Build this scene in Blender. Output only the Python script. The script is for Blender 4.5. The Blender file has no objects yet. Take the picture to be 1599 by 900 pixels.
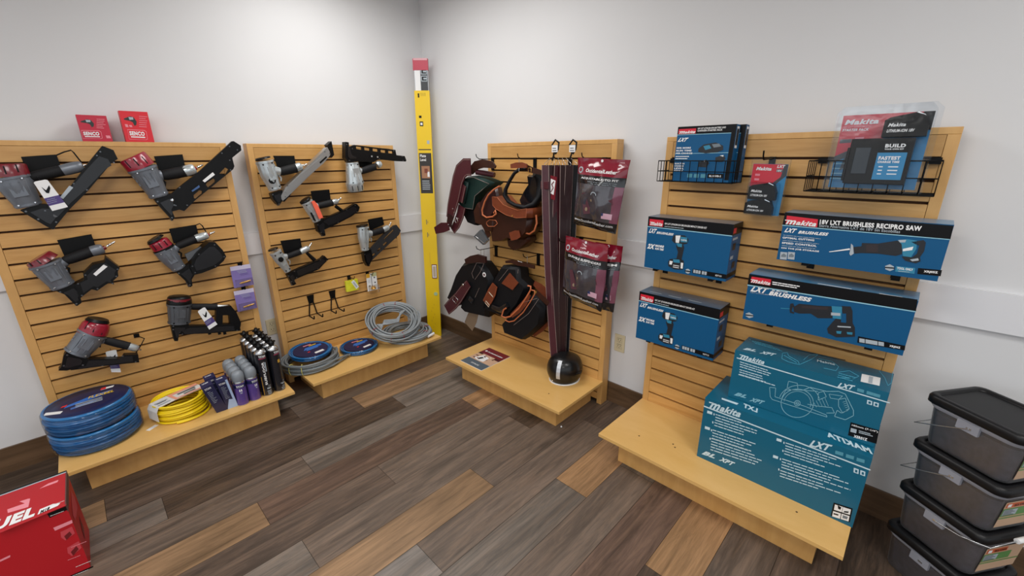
import bpy, math, random
from mathutils import Vector, Matrix
from mathutils.geometry import tessellate_polygon
random.seed(7)
SC = bpy.context.scene
COL = SC.collection
R = math.radians
V = Vector

# ---------------------------------------------------------------- camera
FPX = 663.08                      # focal length in pixels of the 1599 px wide frame
PIT, ROL, YAW = R(-17.2908), R(-0.4068), R(44.3966)
CAMP = V((-2.20070, -3.13679, 1.54276))
fwd = V((math.cos(PIT)*math.cos(YAW), math.cos(PIT)*math.sin(YAW), math.sin(PIT)))
rgt0 = V((math.sin(YAW), -math.cos(YAW), 0)); up0 = rgt0.cross(fwd)
rgt = rgt0*math.cos(ROL) + up0*math.sin(ROL)
upv = up0*math.cos(ROL) - rgt0*math.sin(ROL)
cd = bpy.data.cameras.new('camera'); cam = bpy.data.objects.new('camera', cd); COL.objects.link(cam)
cd.sensor_width = 36; cd.lens = 36*FPX/1599; cd.clip_start = .05; cd.clip_end = 60
m3 = Matrix((rgt, upv, -fwd)).transposed()
cam.matrix_world = Matrix.Translation(CAMP) @ m3.to_4x4()
SC.camera = cam
SC.view_settings.view_transform = 'Standard'; SC.view_settings.look = 'None'
SC.view_settings.gamma = 1; SC.view_settings.use_curve_mapping = False
SC.view_settings.exposure = 0.42

# ---------------------------------------------------------------- light
w = bpy.data.worlds.new('world'); SC.world = w; w.use_nodes = True
w.node_tree.nodes['Background'].inputs[0].default_value = (.88, .94, 1, 1)
w.node_tree.nodes['Background'].inputs[1].default_value = .80
def area(name, loc, sx, sy, power, col=(1, .97, .92), rot=(0, 0, 0), spread=180):
    l = bpy.data.lights.new(name, 'AREA'); l.shape = 'RECTANGLE'; l.size = sx; l.size_y = sy
    l.energy = power; l.color = col; l.spread = R(spread)
    o = bpy.data.objects.new(name, l); o.location = loc; o.rotation_euler = rot; COL.objects.link(o)


area('ceiling_light_panel', (-.95, -1.0, 2.72), .6, 1.2, 17, (1, .985, .96), spread=170)
area('ceiling_light_panel', (-2.5, -2.3, 2.72), .6, 1.2, 20, (1, .985, .96), spread=170)
area('ceiling_light_panel', (-1.4, -4.0, 2.72), .6, 1.2, 18, (1, .985, .96), spread=170)
area('ceiling_light_panel', (-4.3, -2.2, 2.72), .6, 1.2, 22, (1, .985, .96), spread=170)
area('ceiling_light_panel', (-4.2, -4.8, 2.72), .6, 1.2, 26, (1, .985, .96), spread=170)

# ---------------------------------------------------------------- materials
def lin(c): return tuple((v/12.92 if v <= .04045 else ((v+.055)/1.055)**2.4) for v in c)
def rgb(h): return lin(tuple(int(h[i:i+2], 16)/255 for i in (0, 2, 4))) + (1,)
MATS = {}
def mat(name, col='808080', rough=.5, metal=0., noise=.0, nscale=30., bump=0., coat=0., alpha=1., trans=0., spec=None):
    if name in MATS: return MATS[name]
    m = bpy.data.materials.new(name); m.use_nodes = True; nt = m.node_tree
    b = nt.nodes['Principled BSDF']; c = rgb(col)
    b.inputs['Base Color'].default_value = c; b.inputs['Roughness'].default_value = rough
    b.inputs['Metallic'].default_value = metal; b.inputs['Coat Weight'].default_value = coat
    b.inputs['Coat Roughness'].default_value = .08
    b.inputs['Alpha'].default_value = alpha; b.inputs['Transmission Weight'].default_value = trans
    if spec is not None: b.inputs['Specular IOR Level'].default_value = spec
    if noise or bump:
        tc = nt.nodes.new('ShaderNodeTexCoord'); nz = nt.nodes.new('ShaderNodeTexNoise')
        nz.inputs['Scale'].default_value = nscale; nz.inputs['Detail'].default_value = 4
        nt.links.new(tc.outputs['Object'], nz.inputs['Vector'])
        if noise:
            mx = nt.nodes.new('ShaderNodeMix'); mx.data_type = 'RGBA'
            mx.inputs['A'].default_value = tuple(v*(1-noise) for v in c[:3])+(1,)
            mx.inputs['B'].default_value = tuple(min(1, v*(1+noise)) for v in c[:3])+(1,)
            nt.links.new(nz.outputs['Fac'], mx.inputs['Factor']); nt.links.new(mx.outputs['Result'], b.inputs['Base Color'])
        if bump:
            bp = nt.nodes.new('ShaderNodeBump'); bp.inputs['Strength'].default_value = bump; bp.inputs['Distance'].default_value = .002
            nt.links.new(nz.outputs['Fac'], bp.inputs['Height']); nt.links.new(bp.outputs['Normal'], b.inputs['Normal'])
    MATS[name] = m; return m
def film(name, tint='FFFFFF', k=.05, gloss=.55, rough=.06):
    """thin clear plastic: see-through, with a real surface reflection"""
    m = bpy.data.materials.new(name); m.use_nodes = True; nt = m.node_tree; N = nt.nodes; L = nt.links; N.clear()
    o = N.new('ShaderNodeOutputMaterial'); tr = N.new('ShaderNodeBsdfTransparent'); tr.inputs[0].default_value = rgb(tint)
    g = N.new('ShaderNodeBsdfGlossy'); g.inputs['Roughness'].default_value = rough
    fr = N.new('ShaderNodeFresnel'); fr.inputs['IOR'].default_value = 1.45
    ml = N.new('ShaderNodeMath'); ml.operation = 'MULTIPLY_ADD'; ml.inputs[1].default_value = gloss; ml.inputs[2].default_value = k; L.new(fr.outputs[0], ml.inputs[0])
    tc = N.new('ShaderNodeTexCoord'); nz = N.new('ShaderNodeTexNoise'); nz.inputs['Scale'].default_value = 22; bp = N.new('ShaderNodeBump'); bp.inputs['Strength'].default_value = .5; bp.inputs['Distance'].default_value = .003
    L.new(tc.outputs['Object'], nz.inputs['Vector']); L.new(nz.outputs['Fac'], bp.inputs['Height']); L.new(bp.outputs[0], g.inputs['Normal'])
    mx = N.new('ShaderNodeMixShader'); L.new(ml.outputs[0], mx.inputs[0]); L.new(tr.outputs[0], mx.inputs[1]); L.new(g.outputs[0], mx.inputs[2]); L.new(mx.outputs[0], o.inputs[0])
    MATS[name] = m; return m
def wood(name, base, dark, mapping, rough=.42, board=None, coat=.15):
    m = bpy.data.materials.new(name); m.use_nodes = True; nt = m.node_tree; N = nt.nodes; L = nt.links
    b = N['Principled BSDF']; b.inputs['Roughness'].default_value = rough
    b.inputs['Coat Weight'].default_value = coat; b.inputs['Coat Roughness'].default_value = .3
    tc = N.new('ShaderNodeTexCoord'); mp = N.new('ShaderNodeMapping'); mp.inputs['Scale'].default_value = mapping
    L.new(tc.outputs['Object'], mp.inputs['Vector'])
    nz = N.new('ShaderNodeTexNoise'); nz.inputs['Scale'].default_value = 1; nz.inputs['Detail'].default_value = 6; nz.inputs['Roughness'].default_value = .62
    nz.inputs['Distortion'].default_value = .6
    L.new(mp.outputs['Vector'], nz.inputs['Vector'])
    cr = N.new('ShaderNodeValToRGB'); cr.color_ramp.elements[0].position = .28; cr.color_ramp.elements[1].position = .68
    cr.color_ramp.elements[0].color = rgb(dark); cr.color_ramp.elements[1].color = rgb(base)
    L.new(nz.outputs['Fac'], cr.inputs['Fac'])
    out = cr.outputs['Color']
    if board:                       # a slight tone change from board to board
        sx = N.new('ShaderNodeSeparateXYZ'); L.new(tc.outputs['Object'], sx.inputs[0])
        d = N.new('ShaderNodeMath'); d.operation = 'DIVIDE'; d.inputs[1].default_value = board[1]; L.new(sx.outputs[board[0]], d.inputs[0])
        fl = N.new('ShaderNodeMath'); fl.operation = 'FLOOR'; L.new(d.outputs[0], fl.inputs[0])
        wn = N.new('ShaderNodeTexWhiteNoise'); wn.noise_dimensions = '1D'; L.new(fl.outputs[0], wn.inputs['W'])
        mr = N.new('ShaderNodeMapRange'); mr.inputs['To Min'].default_value = .86; mr.inputs['To Max'].default_value = 1.08
        L.new(wn.outputs['Value'], mr.inputs['Value'])
        vm = N.new('ShaderNodeVectorMath'); vm.operation = 'SCALE'; L.new(out, vm.inputs[0]); L.new(mr.outputs[0], vm.inputs['Scale']); out = vm.outputs[0]
        ad = N.new('ShaderNodeVectorMath'); ad.operation = 'ADD'; L.new(mp.outputs['Vector'], ad.inputs[0])
        cb = N.new('ShaderNodeCombineXYZ'); ml = N.new('ShaderNodeMath'); ml.operation = 'MULTIPLY'; ml.inputs[1].default_value = 37.7
        L.new(wn.outputs['Value'], ml.inputs[0]); L.new(ml.outputs[0], cb.inputs[0]); L.new(cb.outputs[0], ad.inputs[1]); L.new(ad.outputs[0], nz.inputs['Vector'])
    L.new(out, b.inputs['Base Color']); MATS[name] = m; return m

MAPLE = wood('maple_slats', 'D8A764', 'C18D4B', (3, 30, 34), board=(2, .0762))
MAPLEF = wood('maple_frame', 'D8A866', 'C69453', (14, 14, 2.5))
MAPLES = wood('maple_shelf', 'DFB470', 'D6A860', (2.5, 10, 10), rough=.35)
GROOVE = mat('groove_dark_brown', '4A2F18', .8)  # dark brown of the groove backing, also used for shelf holes
BLK = mat('black_plastic', '070708', .38, spec=.25, bump=.05, nscale=60)
BLKM = mat('matte_black_steel', '070708', .5, spec=.2)
BLKR = mat('black_rubber_grip', '111114', .65, spec=.3, bump=.4, nscale=150)
GUNG = mat('grey_painted_magnesium', '6F747C', .38, .35, noise=.08, nscale=25)
SILV = mat('cast_aluminium', 'C2C9CB', .26, .6, noise=.08, nscale=40)
CHRO = mat('chrome', 'D8DADC', .12, 1.)
BRASS = mat('brass', 'D9A75A', .3, .8)
REDC = mat('maroon_red_cap', '701020', .3, coat=.3)
REDB = mat('bright_red_cap', '8E142B', .25, coat=.4)
WHITE = mat('white_print', 'E8E8E8', .5)
GREYP = mat('light_grey_print', 'A8B2BA', .5)
DGREY = mat('dark_grey_print', '55585C', .5)
PURP = mat('purple_print', '4B3A78', .45)

# ---------------------------------------------------------------- mesh builder
class MB:
    def __init__(s, M=None): s.v = []; s.f = []; s.m = []; s.sm = []; s.mats = []; s.M = M
    def mi(s, m):
        if m not in s.mats: s.mats.append(m)
        return s.mats.index(m)
    def add(s, vs, fs, m, smooth=False):
        o = len(s.v)
        s.v += [tuple(s.M @ V(p)) if s.M else tuple(p) for p in vs]
        k = s.mi(m)
        for f in fs: s.f.append(tuple(o+i for i in f)); s.m.append(k); s.sm.append(smooth)
        return s
    def box(s, a, b, m):
        x0, y0, z0 = [min(a[i], b[i]) for i in range(3)]; x1, y1, z1 = [max(a[i], b[i]) for i in range(3)]
        vs = [(x0,y0,z0),(x1,y0,z0),(x1,y1,z0),(x0,y1,z0),(x0,y0,z1),(x1,y0,z1),(x1,y1,z1),(x0,y1,z1)]
        return s.add(vs, [(0,3,2,1),(4,5,6,7),(0,1,5,4),(1,2,6,5),(2,3,7,6),(3,0,4,7)], m)
    def hexa(s, q, m):   # eight corners, bottom ring then top ring
        return s.add(q, [(0,3,2,1),(4,5,6,7),(0,1,5,4),(1,2,6,5),(2,3,7,6),(3,0,4,7)], m)
    def rbox(s, a, b, r, m, seg=4):   # box with rounded vertical edges
        x0, y0, z0 = [min(a[i], b[i]) for i in range(3)]; x1, y1, z1 = [max(a[i], b[i]) for i in range(3)]
        pts = []
        for cx, cy, a0 in ((x1-r,y1-r,0),(x0+r,y1-r,90),(x0+r,y0+r,180),(x1-r,y0+r,270)):
            for k in range(seg+1):
                t = R(a0+90*k/seg); pts.append((cx+r*math.cos(t), cy+r*math.sin(t)))
        n = len(pts); vs = [(p[0],p[1],z0) for p in pts]+[(p[0],p[1],z1) for p in pts]
        s.add(vs, [tuple(range(n-1,-1,-1)), tuple(range(n,2*n))], m)
        return s.add(vs, [(i,(i+1)%n,n+(i+1)%n,n+i) for i in range(n)], m, True)
    def prism(s, loops, y0, y1, m, ax=1, smooth=False):
        """loops: outer outline then holes as 2D (x,z); extruded along y (ax=1) or z (ax=2, then 2D is x,y)"""
        if not isinstance(loops[0][0], (tuple, list, Vector)): loops = [loops]
        P = (lambda a, b, t: (a, t, b)) if ax == 1 else (lambda a, b, t: (a, b, t))
        flat = [p for l in loops for p in l]; n = len(flat)
        tris = tessellate_polygon([[V((p[0], p[1], 0)) for p in l] for l in loops])
        vs = [P(p[0], p[1], y0) for p in flat]+[P(p[0], p[1], y1) for p in flat]
        fs = []
        for t in tris:
            a = [flat[i] for i in t]
            ccw = (a[1][0]-a[0][0])*(a[2][1]-a[0][1])-(a[1][1]-a[0][1])*(a[2][0]-a[0][0]) > 0
            t = tuple(t) if ccw else tuple(t)[::-1]
            lo, hi = (t, t[::-1]) if ax == 1 else (t[::-1], t)
            if y0 > y1: lo, hi = hi, lo
            fs += [tuple(lo), tuple(n+i for i in hi)]
        s.add(vs, fs, m)
        o = 0
        for l in loops:
            k = len(l); s.add(vs, [(o+i, o+(i+1)%k, n+o+(i+1)%k, n+o+i) for i in range(k)], m, smooth); o += k
        return s
    def tube(s, pts, rad, m, seg=10, cap=True, closed=False, flat=1., smooth=True):
        pts = [V(p) for p in pts]; n = len(pts)
        if not isinstance(rad, (list, tuple)): rad = [rad]*n
        T = []
        for i in range(n):
            a = pts[(i-1) % n] if (closed or i > 0) else pts[i]; b = pts[(i+1) % n] if (closed or i < n-1) else pts[i]
            t = b-a; T.append(t.normalized() if t.length > 1e-9 else V((0,0,1)))
        ref = V((0, 1, 0)) if abs(T[0].y) < .9 else V((1, 0, 0))
        u = (ref - T[0]*ref.dot(T[0])).normalized(); vs = []
        for i in range(n):
            u = (u - T[i]*u.dot(T[i])).normalized(); w2 = T[i].cross(u)
            for k in range(seg):
                a = 2*math.pi*k/seg; vs.append(pts[i]+u*(rad[i]*flat*math.cos(a))+w2*(rad[i]*math.sin(a)))
        fs = []
        for i in range(n if closed else n-1):
            j = (i+1) % n
            for k in range(seg): fs.append((i*seg+k, i*seg+(k+1)%seg, j*seg+(k+1)%seg, j*seg+k))
        s.add(vs, fs, m, smooth)
        if cap and not closed: s.add(vs, [tuple(range(seg-1,-1,-1)), tuple((n-1)*seg+k for k in range(seg))], m)
        return s
    def lathe(s, prof, c, m, seg=20, axis=None, caps=True):
        """prof: (radius, height) from the bottom up, turned about +z (or axis matrix) at c"""
        c = V(c); A = axis or Matrix.Identity(3); vs = []
        for r, h in prof:
            for k in range(seg):
                a = 2*math.pi*k/seg; vs.append(c + A @ V((r*math.cos(a), r*math.sin(a), h)))
        fs = [(i*seg+k, i*seg+(k+1)%seg, (i+1)*seg+(k+1)%seg, (i+1)*seg+k) for i in range(len(prof)-1) for k in range(seg)]
        s.add(vs, fs, m, True)
        if caps: s.add(vs, [tuple(range(seg-1,-1,-1)), tuple((len(prof)-1)*seg+k for k in range(seg))], m)
        return s
    def strip(s, pts, wd, th, m, smooth=True):
        """leather strap: centre line pts, width vector(s) wd, thickness th"""
        pts = [V(p) for p in pts]; n = len(pts)
        W = [V(x) for x in wd] if isinstance(wd, list) else [V(wd)]*n
        vs = []
        for i in range(n):
            t = (pts[min(i+1, n-1)]-pts[max(i-1, 0)]); nn = t.cross(W[i])
            nn = nn.normalized() if nn.length > 1e-9 else V((0,1,0))
            h = W[i]/2; k = nn*th/2
            vs += [pts[i]-h-k, pts[i]+h-k, pts[i]+h+k, pts[i]-h+k]
        fs = []
        for i in range(n-1):
            for k in range(4): fs.append((4*i+k, 4*i+(k+1)%4, 4*i+4+(k+1)%4, 4*i+4+k))
        fs += [(3,2,1,0), (4*n-4,4*n-3,4*n-2,4*n-1)]
        return s.add(vs, fs, m, False)
    def quad(s, a, b, c, d, m): return s.add([a,b,c,d], [(0,1,2,3)], m)
    def build(s, name, parent=None, off=(0,0,0), bevel=0, sub=0, label=None):
        me = bpy.data.meshes.new(name); o = V(off)
        me.from_pydata([tuple(V(p)-o) for p in s.v], [], s.f)
        for m in s.mats: me.materials.append(m)
        me.polygons.foreach_set('material_index', s.m); me.polygons.foreach_set('use_smooth', s.sm)
        me.validate(); me.update()
        ob = bpy.data.objects.new(name, me); COL.objects.link(ob)
        if parent: ob.parent = parent
        if bevel:
            b = ob.modifiers.new('bevel', 'BEVEL'); b.width = bevel; b.segments = 2; b.limit_method = 'ANGLE'; b.angle_limit = R(50)
        if label: ob['label'] = label
        return ob
def thing(name, label, cat, M, group=None):
    o = bpy.data.objects.new(name, None); COL.objects.link(o); o.empty_display_size = .05
    o.matrix_world = M; o['label'] = label; o['category'] = cat
    if group: o['group'] = group
    return o
def tag(o, label, cat, M=None, group=None):
    o['label'] = label; o['category'] = cat
    if group: o['group'] = group
    if M is not None: o.matrix_world = M
    return o
def struct(o): o['kind'] = 'structure'; return o

# ---------------------------------------------------------------- rays: where a line of sight meets a real plane
def ray(px, py): return fwd + rgt*((px-799.5)/FPX) + upv*((450-py)/FPX)
def hit(M, px, py, ax, val):
    I = M.inverted(); o = I @ CAMP; d = I.to_3x3() @ ray(px, py)
    return o + d*((val-o[ax])/d[ax])
def cr(ox, oy, s, L): return [(ox+x/s, oy+y/s) for x, y in L]

# ---------------------------------------------------------------- printed lettering
FONTC = {}
def glyphs(body, bold=.0, shear=0., tight=1.):
    k = (body, bold, shear, tight)
    if k not in FONTC:
        if bold > .025 and tight == 1.: tight = 1+2.4*bold
        c = bpy.data.curves.new('lettering', 'FONT'); c.body = body; c.offset = bold; c.shear = shear; c.resolution_u = 3; c.space_character = tight
        c.fill_mode = 'FRONT' if hasattr(c, 'fill_mode') else c.fill_mode
        ob = bpy.data.objects.new('lettering', c); COL.objects.link(ob)
        bpy.context.view_layer.update()
        me = bpy.data.meshes.new_from_object(ob.evaluated_get(bpy.context.evaluated_depsgraph_get()))
        vs = [tuple(v.co) for v in me.vertices]; fs = [tuple(p.vertices) for p in me.polygons]
        COL.objects.unlink(ob); bpy.data.objects.remove(ob); bpy.data.curves.remove(c); bpy.data.meshes.remove(me)
        x0, x1 = min(v[0] for v in vs), max(v[0] for v in vs); y0, y1 = min(v[1] for v in vs), max(v[1] for v in vs)
        FONTC[k] = ([((v[0]-x0)/(x1-x0), (v[1]-y0)/(y1-y0)) for v in vs], fs)
    return FONTC[k]
class Face:
    """a printed face: lays flat shapes a hair above the plane local[ax]=val of frame M (points come as lines of sight)"""
    def __init__(s, mb, M, ax, val, sgn=-1, ox=0, oy=0, sc=1, flat=.0005):
        s.mb = mb; s.M = M; s.ax = ax; s.val = val; s.sgn = sgn; s.o = (ox, oy, sc); s.e = flat
    def at(s, p, lay=1):
        q = hit(s.M, s.o[0]+p[0]/s.o[2], s.o[1]+p[1]/s.o[2], s.ax, s.val); q[s.ax] = s.val + s.sgn*s.e*lay; return q
    def poly(s, pts, m, lay=1):
        vs = [s.at(p, lay) for p in pts]
        a, b = [i for i in range(3) if i != s.ax]
        tr = tessellate_polygon([[V((v[a], v[b], 0)) for v in vs]])
        s.mb.add(vs, [tuple(t) for t in tr], m)
    def text(s, body, bl, br, tl, m, lay=2, bold=.015, shear=.0, tight=1.):
        vs, fs = glyphs(body, bold, shear, tight)
        o = s.at(bl, lay); x = s.at(br, lay)-o; y = s.at(tl, lay)-o
        s.mb.add([o+x*v[0]+y*v[1] for v in vs], fs, m)
    def logo(s, bl, br, tl, m, lay=3):
        o = s.at(bl, lay); x = s.at(br, lay)-o; y = s.at(tl, lay)-o
        for body, x0, x1, y1 in (('m', .0, .33, .92), ('akita', .335, .985, 1.)):
            vs, fs = glyphs(body, .035, .28)
            s.mb.add([o+x*(x0+(x1-x0)*v[0])+y*(v[1]*y1) for v in vs], fs, m)
        s.mb.add([o+x*p+y*q for p, q in ((-.06,.9),(-.04,.72),(.06,.76),(.12,.94))], [(0,1,2,3)], m)
    def lines(s, a, b, n, dy, m, th=2.2, lay=2, rag=.35):   # n lines of small print too fine to read
        for i in range(n):
            k = 1-random.random()*rag
            x0, y0 = a[0]+dy[0]*i, a[1]+dy[1]*i; x1 = x0+(b[0]-a[0])*k; y1 = y0+(b[1]-a[1])*k
            x = x0; L = x1-x0
            while x < x1-1e-6:
                e = min(x1, x+abs(L)*(.06+.14*random.random()))
                f0, f1 = (x-x0)/L, (e-x0)/L
                s.poly([(x, y0+(y1-y0)*f0), (e, y0+(y1-y0)*f1), (e, y0+(y1-y0)*f1-th), (x, y0+(y1-y0)*f0-th)], m, lay)
                x = e+abs(L)*.018

# ---------------------------------------------------------------- room
PITCH = .0762
WALL = mat('painted_wall', 'D9D9DA', .85, noise=.02, nscale=3, bump=.08)
RAILM = mat('painted_chair_rail', 'DEDEE1', .55)
def slab(name, a, b, m): return struct(MB().box(a, b, m).build(name))
slab('wall_left', (-7, 0, 0), (.12, .12, 2.75), WALL)
slab('wall_right', (0, -8, 0), (.12, 0, 2.75), WALL)
slab('ceiling', (-7, -8, 2.75), (.12, .12, 2.85), mat('ceiling_tile', 'E4E3E0', .9, noise=.03, nscale=60))
BASEW = wood('dark_vinyl_plank_base', '6E543C', '46331F', (2.2, 25, 25), rough=.45)
BASEW2 = wood('dark_vinyl_plank_base_y', '6E543C', '46331F', (25, 2.2, 25), rough=.45)
slab('baseboard_left', (-7, -.012, 0), (-.012, 0, .137), BASEW)
slab('baseboard_right', (-.012, -8, 0), (0, 0, .137), BASEW2)
slab('trim_1', (-7, -.018, .936), (-.018, 0, 1.076), RAILM)
slab('trim_2', (-.018, -8, .936), (0, 0, 1.076), RAILM)

# floor of vinyl planks: rows along x, joints and tones as laid, wall-side rows darkened for shade
def floor():
    TN = dict(k='44382F', d='52453C', m='5F5248', g='665D55', G='716A64', t='7D6349', T='8C6C4C', b='5C493E')
    rows = {0: [(-2.395,'t'), (-1.168,'d'), (0.2,'t')], 1: [(-2.203,'g'), (-.974,'k'), (.2,'g')],
            2: [(-1.63,'m'), (-.42,'g'), (.2,'b')], 3: [(-1.895,'t'), (-.667,'b'), (.2,'T')],
            4: [(-1.381,'d'), (-.2,'m'), (.2,'m')], 5: [(-1.829,'g'), (-.59,'m'), (.2,'k')],
            6: [(-1.057,'t'), (.2,'m')], 7: [(-1.503,'G'), (-.3,'m'), (.2,'d')], 8: [(-2.03,'b'), (-.805,'g'), (.2,'T')],
            9: [(-1.72,'k'), (-.5,'m'), (.2,'g')], 10: [(-1.4,'m'), (-.2,'b'), (.2,'d')], 11: [(-.93,'k'), (.2,'T')],
            12: [(-1.3,'g'), (-.1,'m'), (.2,'d')], 13: [(-1.55,'t'), (-.36,'d'), (.2,'t')], -1: [(-1.5,'k'), (-.7,'m'), (.2,'d')],
            -2: [(-2.0,'k'), (-1.1,'g'), (.2,'m')], -3: [(-1.6,'k'), (-.4,'b'), (.2,'g')]}  # dark left ends here paint in the shade by the wall
    P = .1823; Y0 = -.61; me_v = []; me_f = []; tones = []
    for k in range(-4, 42):
        y1 = Y0-P*k; y0 = y1-P
        segs = rows.get(k) or [(random.uniform(-1.2, -.1), random.choice('kdmgGtb' if k > 0 else 'kd')), (.2, random.choice('kdmgt'))]
        first = segs[0][0]; L = []; x = first
        while x > -7.2: L.append((x-1.22, x, random.choice('kdmgGtb' if k > 0 else 'kkdb') if L else segs[0][1])); x -= 1.22  # wall-side rows draw only dark tones, shade put into the colour
        for (xa, _), (xb, t) in zip(segs, segs[1:]): L.append((xa, xb, t))
        for xa, xb, t in L:
            o = len(me_v); g = .0009
            me_v += [(xa+g, y0+g, 0), (xb-g, y0+g, 0), (xb-g, y1-g, 0), (xa+g, y1-g, 0)]; me_f.append((o, o+1, o+2, o+3))
            tones.append(rgb(TN[t])[:3]+(random.random(),))
    me = bpy.data.meshes.new('floor')
    o = len(me_v); me_v += [(-7.3, -8.2, -.0016), (.2, -8.2, -.0016), (.2, .2, -.0016), (-7.3, .2, -.0016), (-7.3, -8.2, -.05), (.2, -8.2, -.05), (.2, .2, -.05), (-7.3, .2, -.05)]
    me_f += [(o, o+1, o+2, o+3), (o+7, o+6, o+5, o+4), (o, o+4, o+5, o+1), (o+1, o+5, o+6, o+2), (o+2, o+6, o+7, o+3), (o+3, o+7, o+4, o)]; tones += [(.012, .009, .007, 0)]*6
    me.from_pydata(me_v, [], me_f)
    ca = me.color_attributes.new('tone', 'FLOAT_COLOR', 'CORNER')
    i = 0
    for p, t in zip(me.polygons, tones):
        for _ in p.loop_indices: ca.data[i].color = t; i += 1
    m = bpy.data.materials.new('vinyl_planks'); m.use_nodes = True; nt = m.node_tree; N = nt.nodes; L = nt.links
    b = N['Principled BSDF']; b.inputs['Roughness'].default_value = .42; b.inputs['Specular IOR Level'].default_value = .35
    at = N.new('ShaderNodeAttribute'); at.attribute_name = 'tone'; tc = N.new('ShaderNodeTexCoord')
    cb = N.new('ShaderNodeCombineXYZ'); ml = N.new('ShaderNodeMath'); ml.operation = 'MULTIPLY'; ml.inputs[1].default_value = 53
    L.new(at.outputs['Alpha'], ml.inputs[0]); L.new(ml.outputs[0], cb.inputs[2])
    def noise(sc, detail, dist, rough=.6):
        mp = N.new('ShaderNodeMapping'); mp.inputs['Scale'].default_value = sc; L.new(tc.outputs['Object'], mp.inputs['Vector'])
        ad = N.new('ShaderNodeVectorMath'); ad.operation = 'ADD'; L.new(mp.outputs['Vector'], ad.inputs[0]); L.new(cb.outputs[0], ad.inputs[1])
        nz = N.new('ShaderNodeTexNoise'); nz.inputs['Scale'].default_value = 1; nz.inputs['Detail'].default_value = detail
        nz.inputs['Distortion'].default_value = dist; nz.inputs['Roughness'].default_value = rough
        L.new(ad.outputs[0], nz.inputs['Vector']); return nz
    broad = noise((.9, 11, 1), 3, .8); fine = noise((5, 120, 1), 5, .5, .7); mot = noise((3.2, 26, 1), 6, 1.6, .68)
    def rng(src, a, b_, lo=.3, hi=.7):
        r = N.new('ShaderNodeMapRange'); r.inputs['From Min'].default_value = lo; r.inputs['From Max'].default_value = hi
        r.inputs['To Min'].default_value = a; r.inputs['To Max'].default_value = b_; L.new(src.outputs['Fac'], r.inputs['Value']); return r.outputs[0]
    def mul(a, b_):
        q = N.new('ShaderNodeMath'); q.operation = 'MULTIPLY'; L.new(a, q.inputs[0]); L.new(b_, q.inputs[1]); return q.outputs[0]
    f = mul(mul(rng(broad, .66, 1.52), rng(fine, .8, 1.2)), rng(mot, .74, 1.26))
    vm = N.new('ShaderNodeVectorMath'); vm.operation = 'SCALE'; L.new(at.outputs['Color'], vm.inputs[0]); L.new(f, vm.inputs['Scale'])
    hs = N.new('ShaderNodeMix'); hs.data_type = 'RGBA'; hs.inputs['B'].default_value = rgb('82664E'); L.new(rng(mot, .0, .3, .45, .75), hs.inputs['Factor']); L.new(vm.outputs[0], hs.inputs['A'])
    L.new(hs.outputs['Result'], b.inputs['Base Color'])
    bp = N.new('ShaderNodeBump'); bp.inputs['Strength'].default_value = .12; bp.inputs['Distance'].default_value = .001
    L.new(fine.outputs['Fac'], bp.inputs['Height']); L.new(bp.outputs['Normal'], b.inputs['Normal'])
    me.materials.append(m); me.update()
    ob = bpy.data.objects.new('floor', me); COL.objects.link(ob); struct(ob)
floor()

# ---------------------------------------------------------------- slatwall displays
HT, ZS, DEP = 1.6254, .1717, .4604
DW = 1.005
def dmat(x, y, deg): return Matrix.Translation((x, y, 0)) @ Matrix.Rotation(R(deg), 4, 'Z')
DM = {1: dmat(-2.50258, -.09948, -.678), 2: dmat(-1.38564, -.10780, .943), 3: dmat(-.11049, -.86326, -90+1.2605), 4: dmat(-.09655, -2.14531, -90+.074)}
WID = {1: 1.0106, 2: 1.0031, 3: 1.0024, 4: 1.0157}
def P(i, px, py, n): return hit(DM[i], px, py, 1, -n)
def PZ(i, px, py, z): return hit(DM[i], px, py, 2, z)
def display(i, label, holes=()):
    W = WID[i]; t = thing('slatwall_display', label, 'display stand', DM[i], 'maple slatwall display stands along the walls')
    fw, tr, T = .034, .0233, .07
    for a, b in ((0, fw), (W-fw, W)): MB().box((a, 0, 0), (b, T, HT-tr), MAPLEF).build('side_post', t, bevel=.0015)
    MB().box((0, 0, HT-tr), (W, T, HT), MAPLEF).build('top_rail', t, bevel=.0015)
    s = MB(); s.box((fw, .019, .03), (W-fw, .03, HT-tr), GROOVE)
    z1 = HT-tr; k = 1; g = .0052
    while True:
        zc = HT-tr-PITCH*k
        s.box((fw+.001, .0012, max(zc+g, .03)), (W-fw-.001, .019, z1 - (.001 if k == 1 else 0)), MAPLE)
        z1 = zc-g; k += 1
        if z1 < .06: break
    s.build('slat_panel', t)
    sh = MB(); sh.box((-.001, -DEP, ZS-.018), (W+.005, 0, ZS), MAPLES)
    for (px, py) in holes:
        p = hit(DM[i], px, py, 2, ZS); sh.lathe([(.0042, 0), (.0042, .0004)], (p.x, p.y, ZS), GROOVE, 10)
    sh.build('shelf', t, bevel=.001)
    MB().box((.076, -(DEP-.081), 0), (W-.076, -.002, ZS-.018), MAPLEF).build('plinth', t, bevel=.001)
    return t
display(1, 'maple slatwall display stand holding black and red nail guns, with blue hose on its shelf')
display(2, 'maple slatwall display stand holding silver nail guns, left of the yellow level')
display(3, 'maple slatwall display stand hung with leather tool belts and zip bags', [(857, 615)])
display(4, 'maple slatwall display stand hung with blue tool cartons and wire baskets', [(979, 640), (998, 681), (1244, 800), (1051, 694), (1054, 699)])

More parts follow.
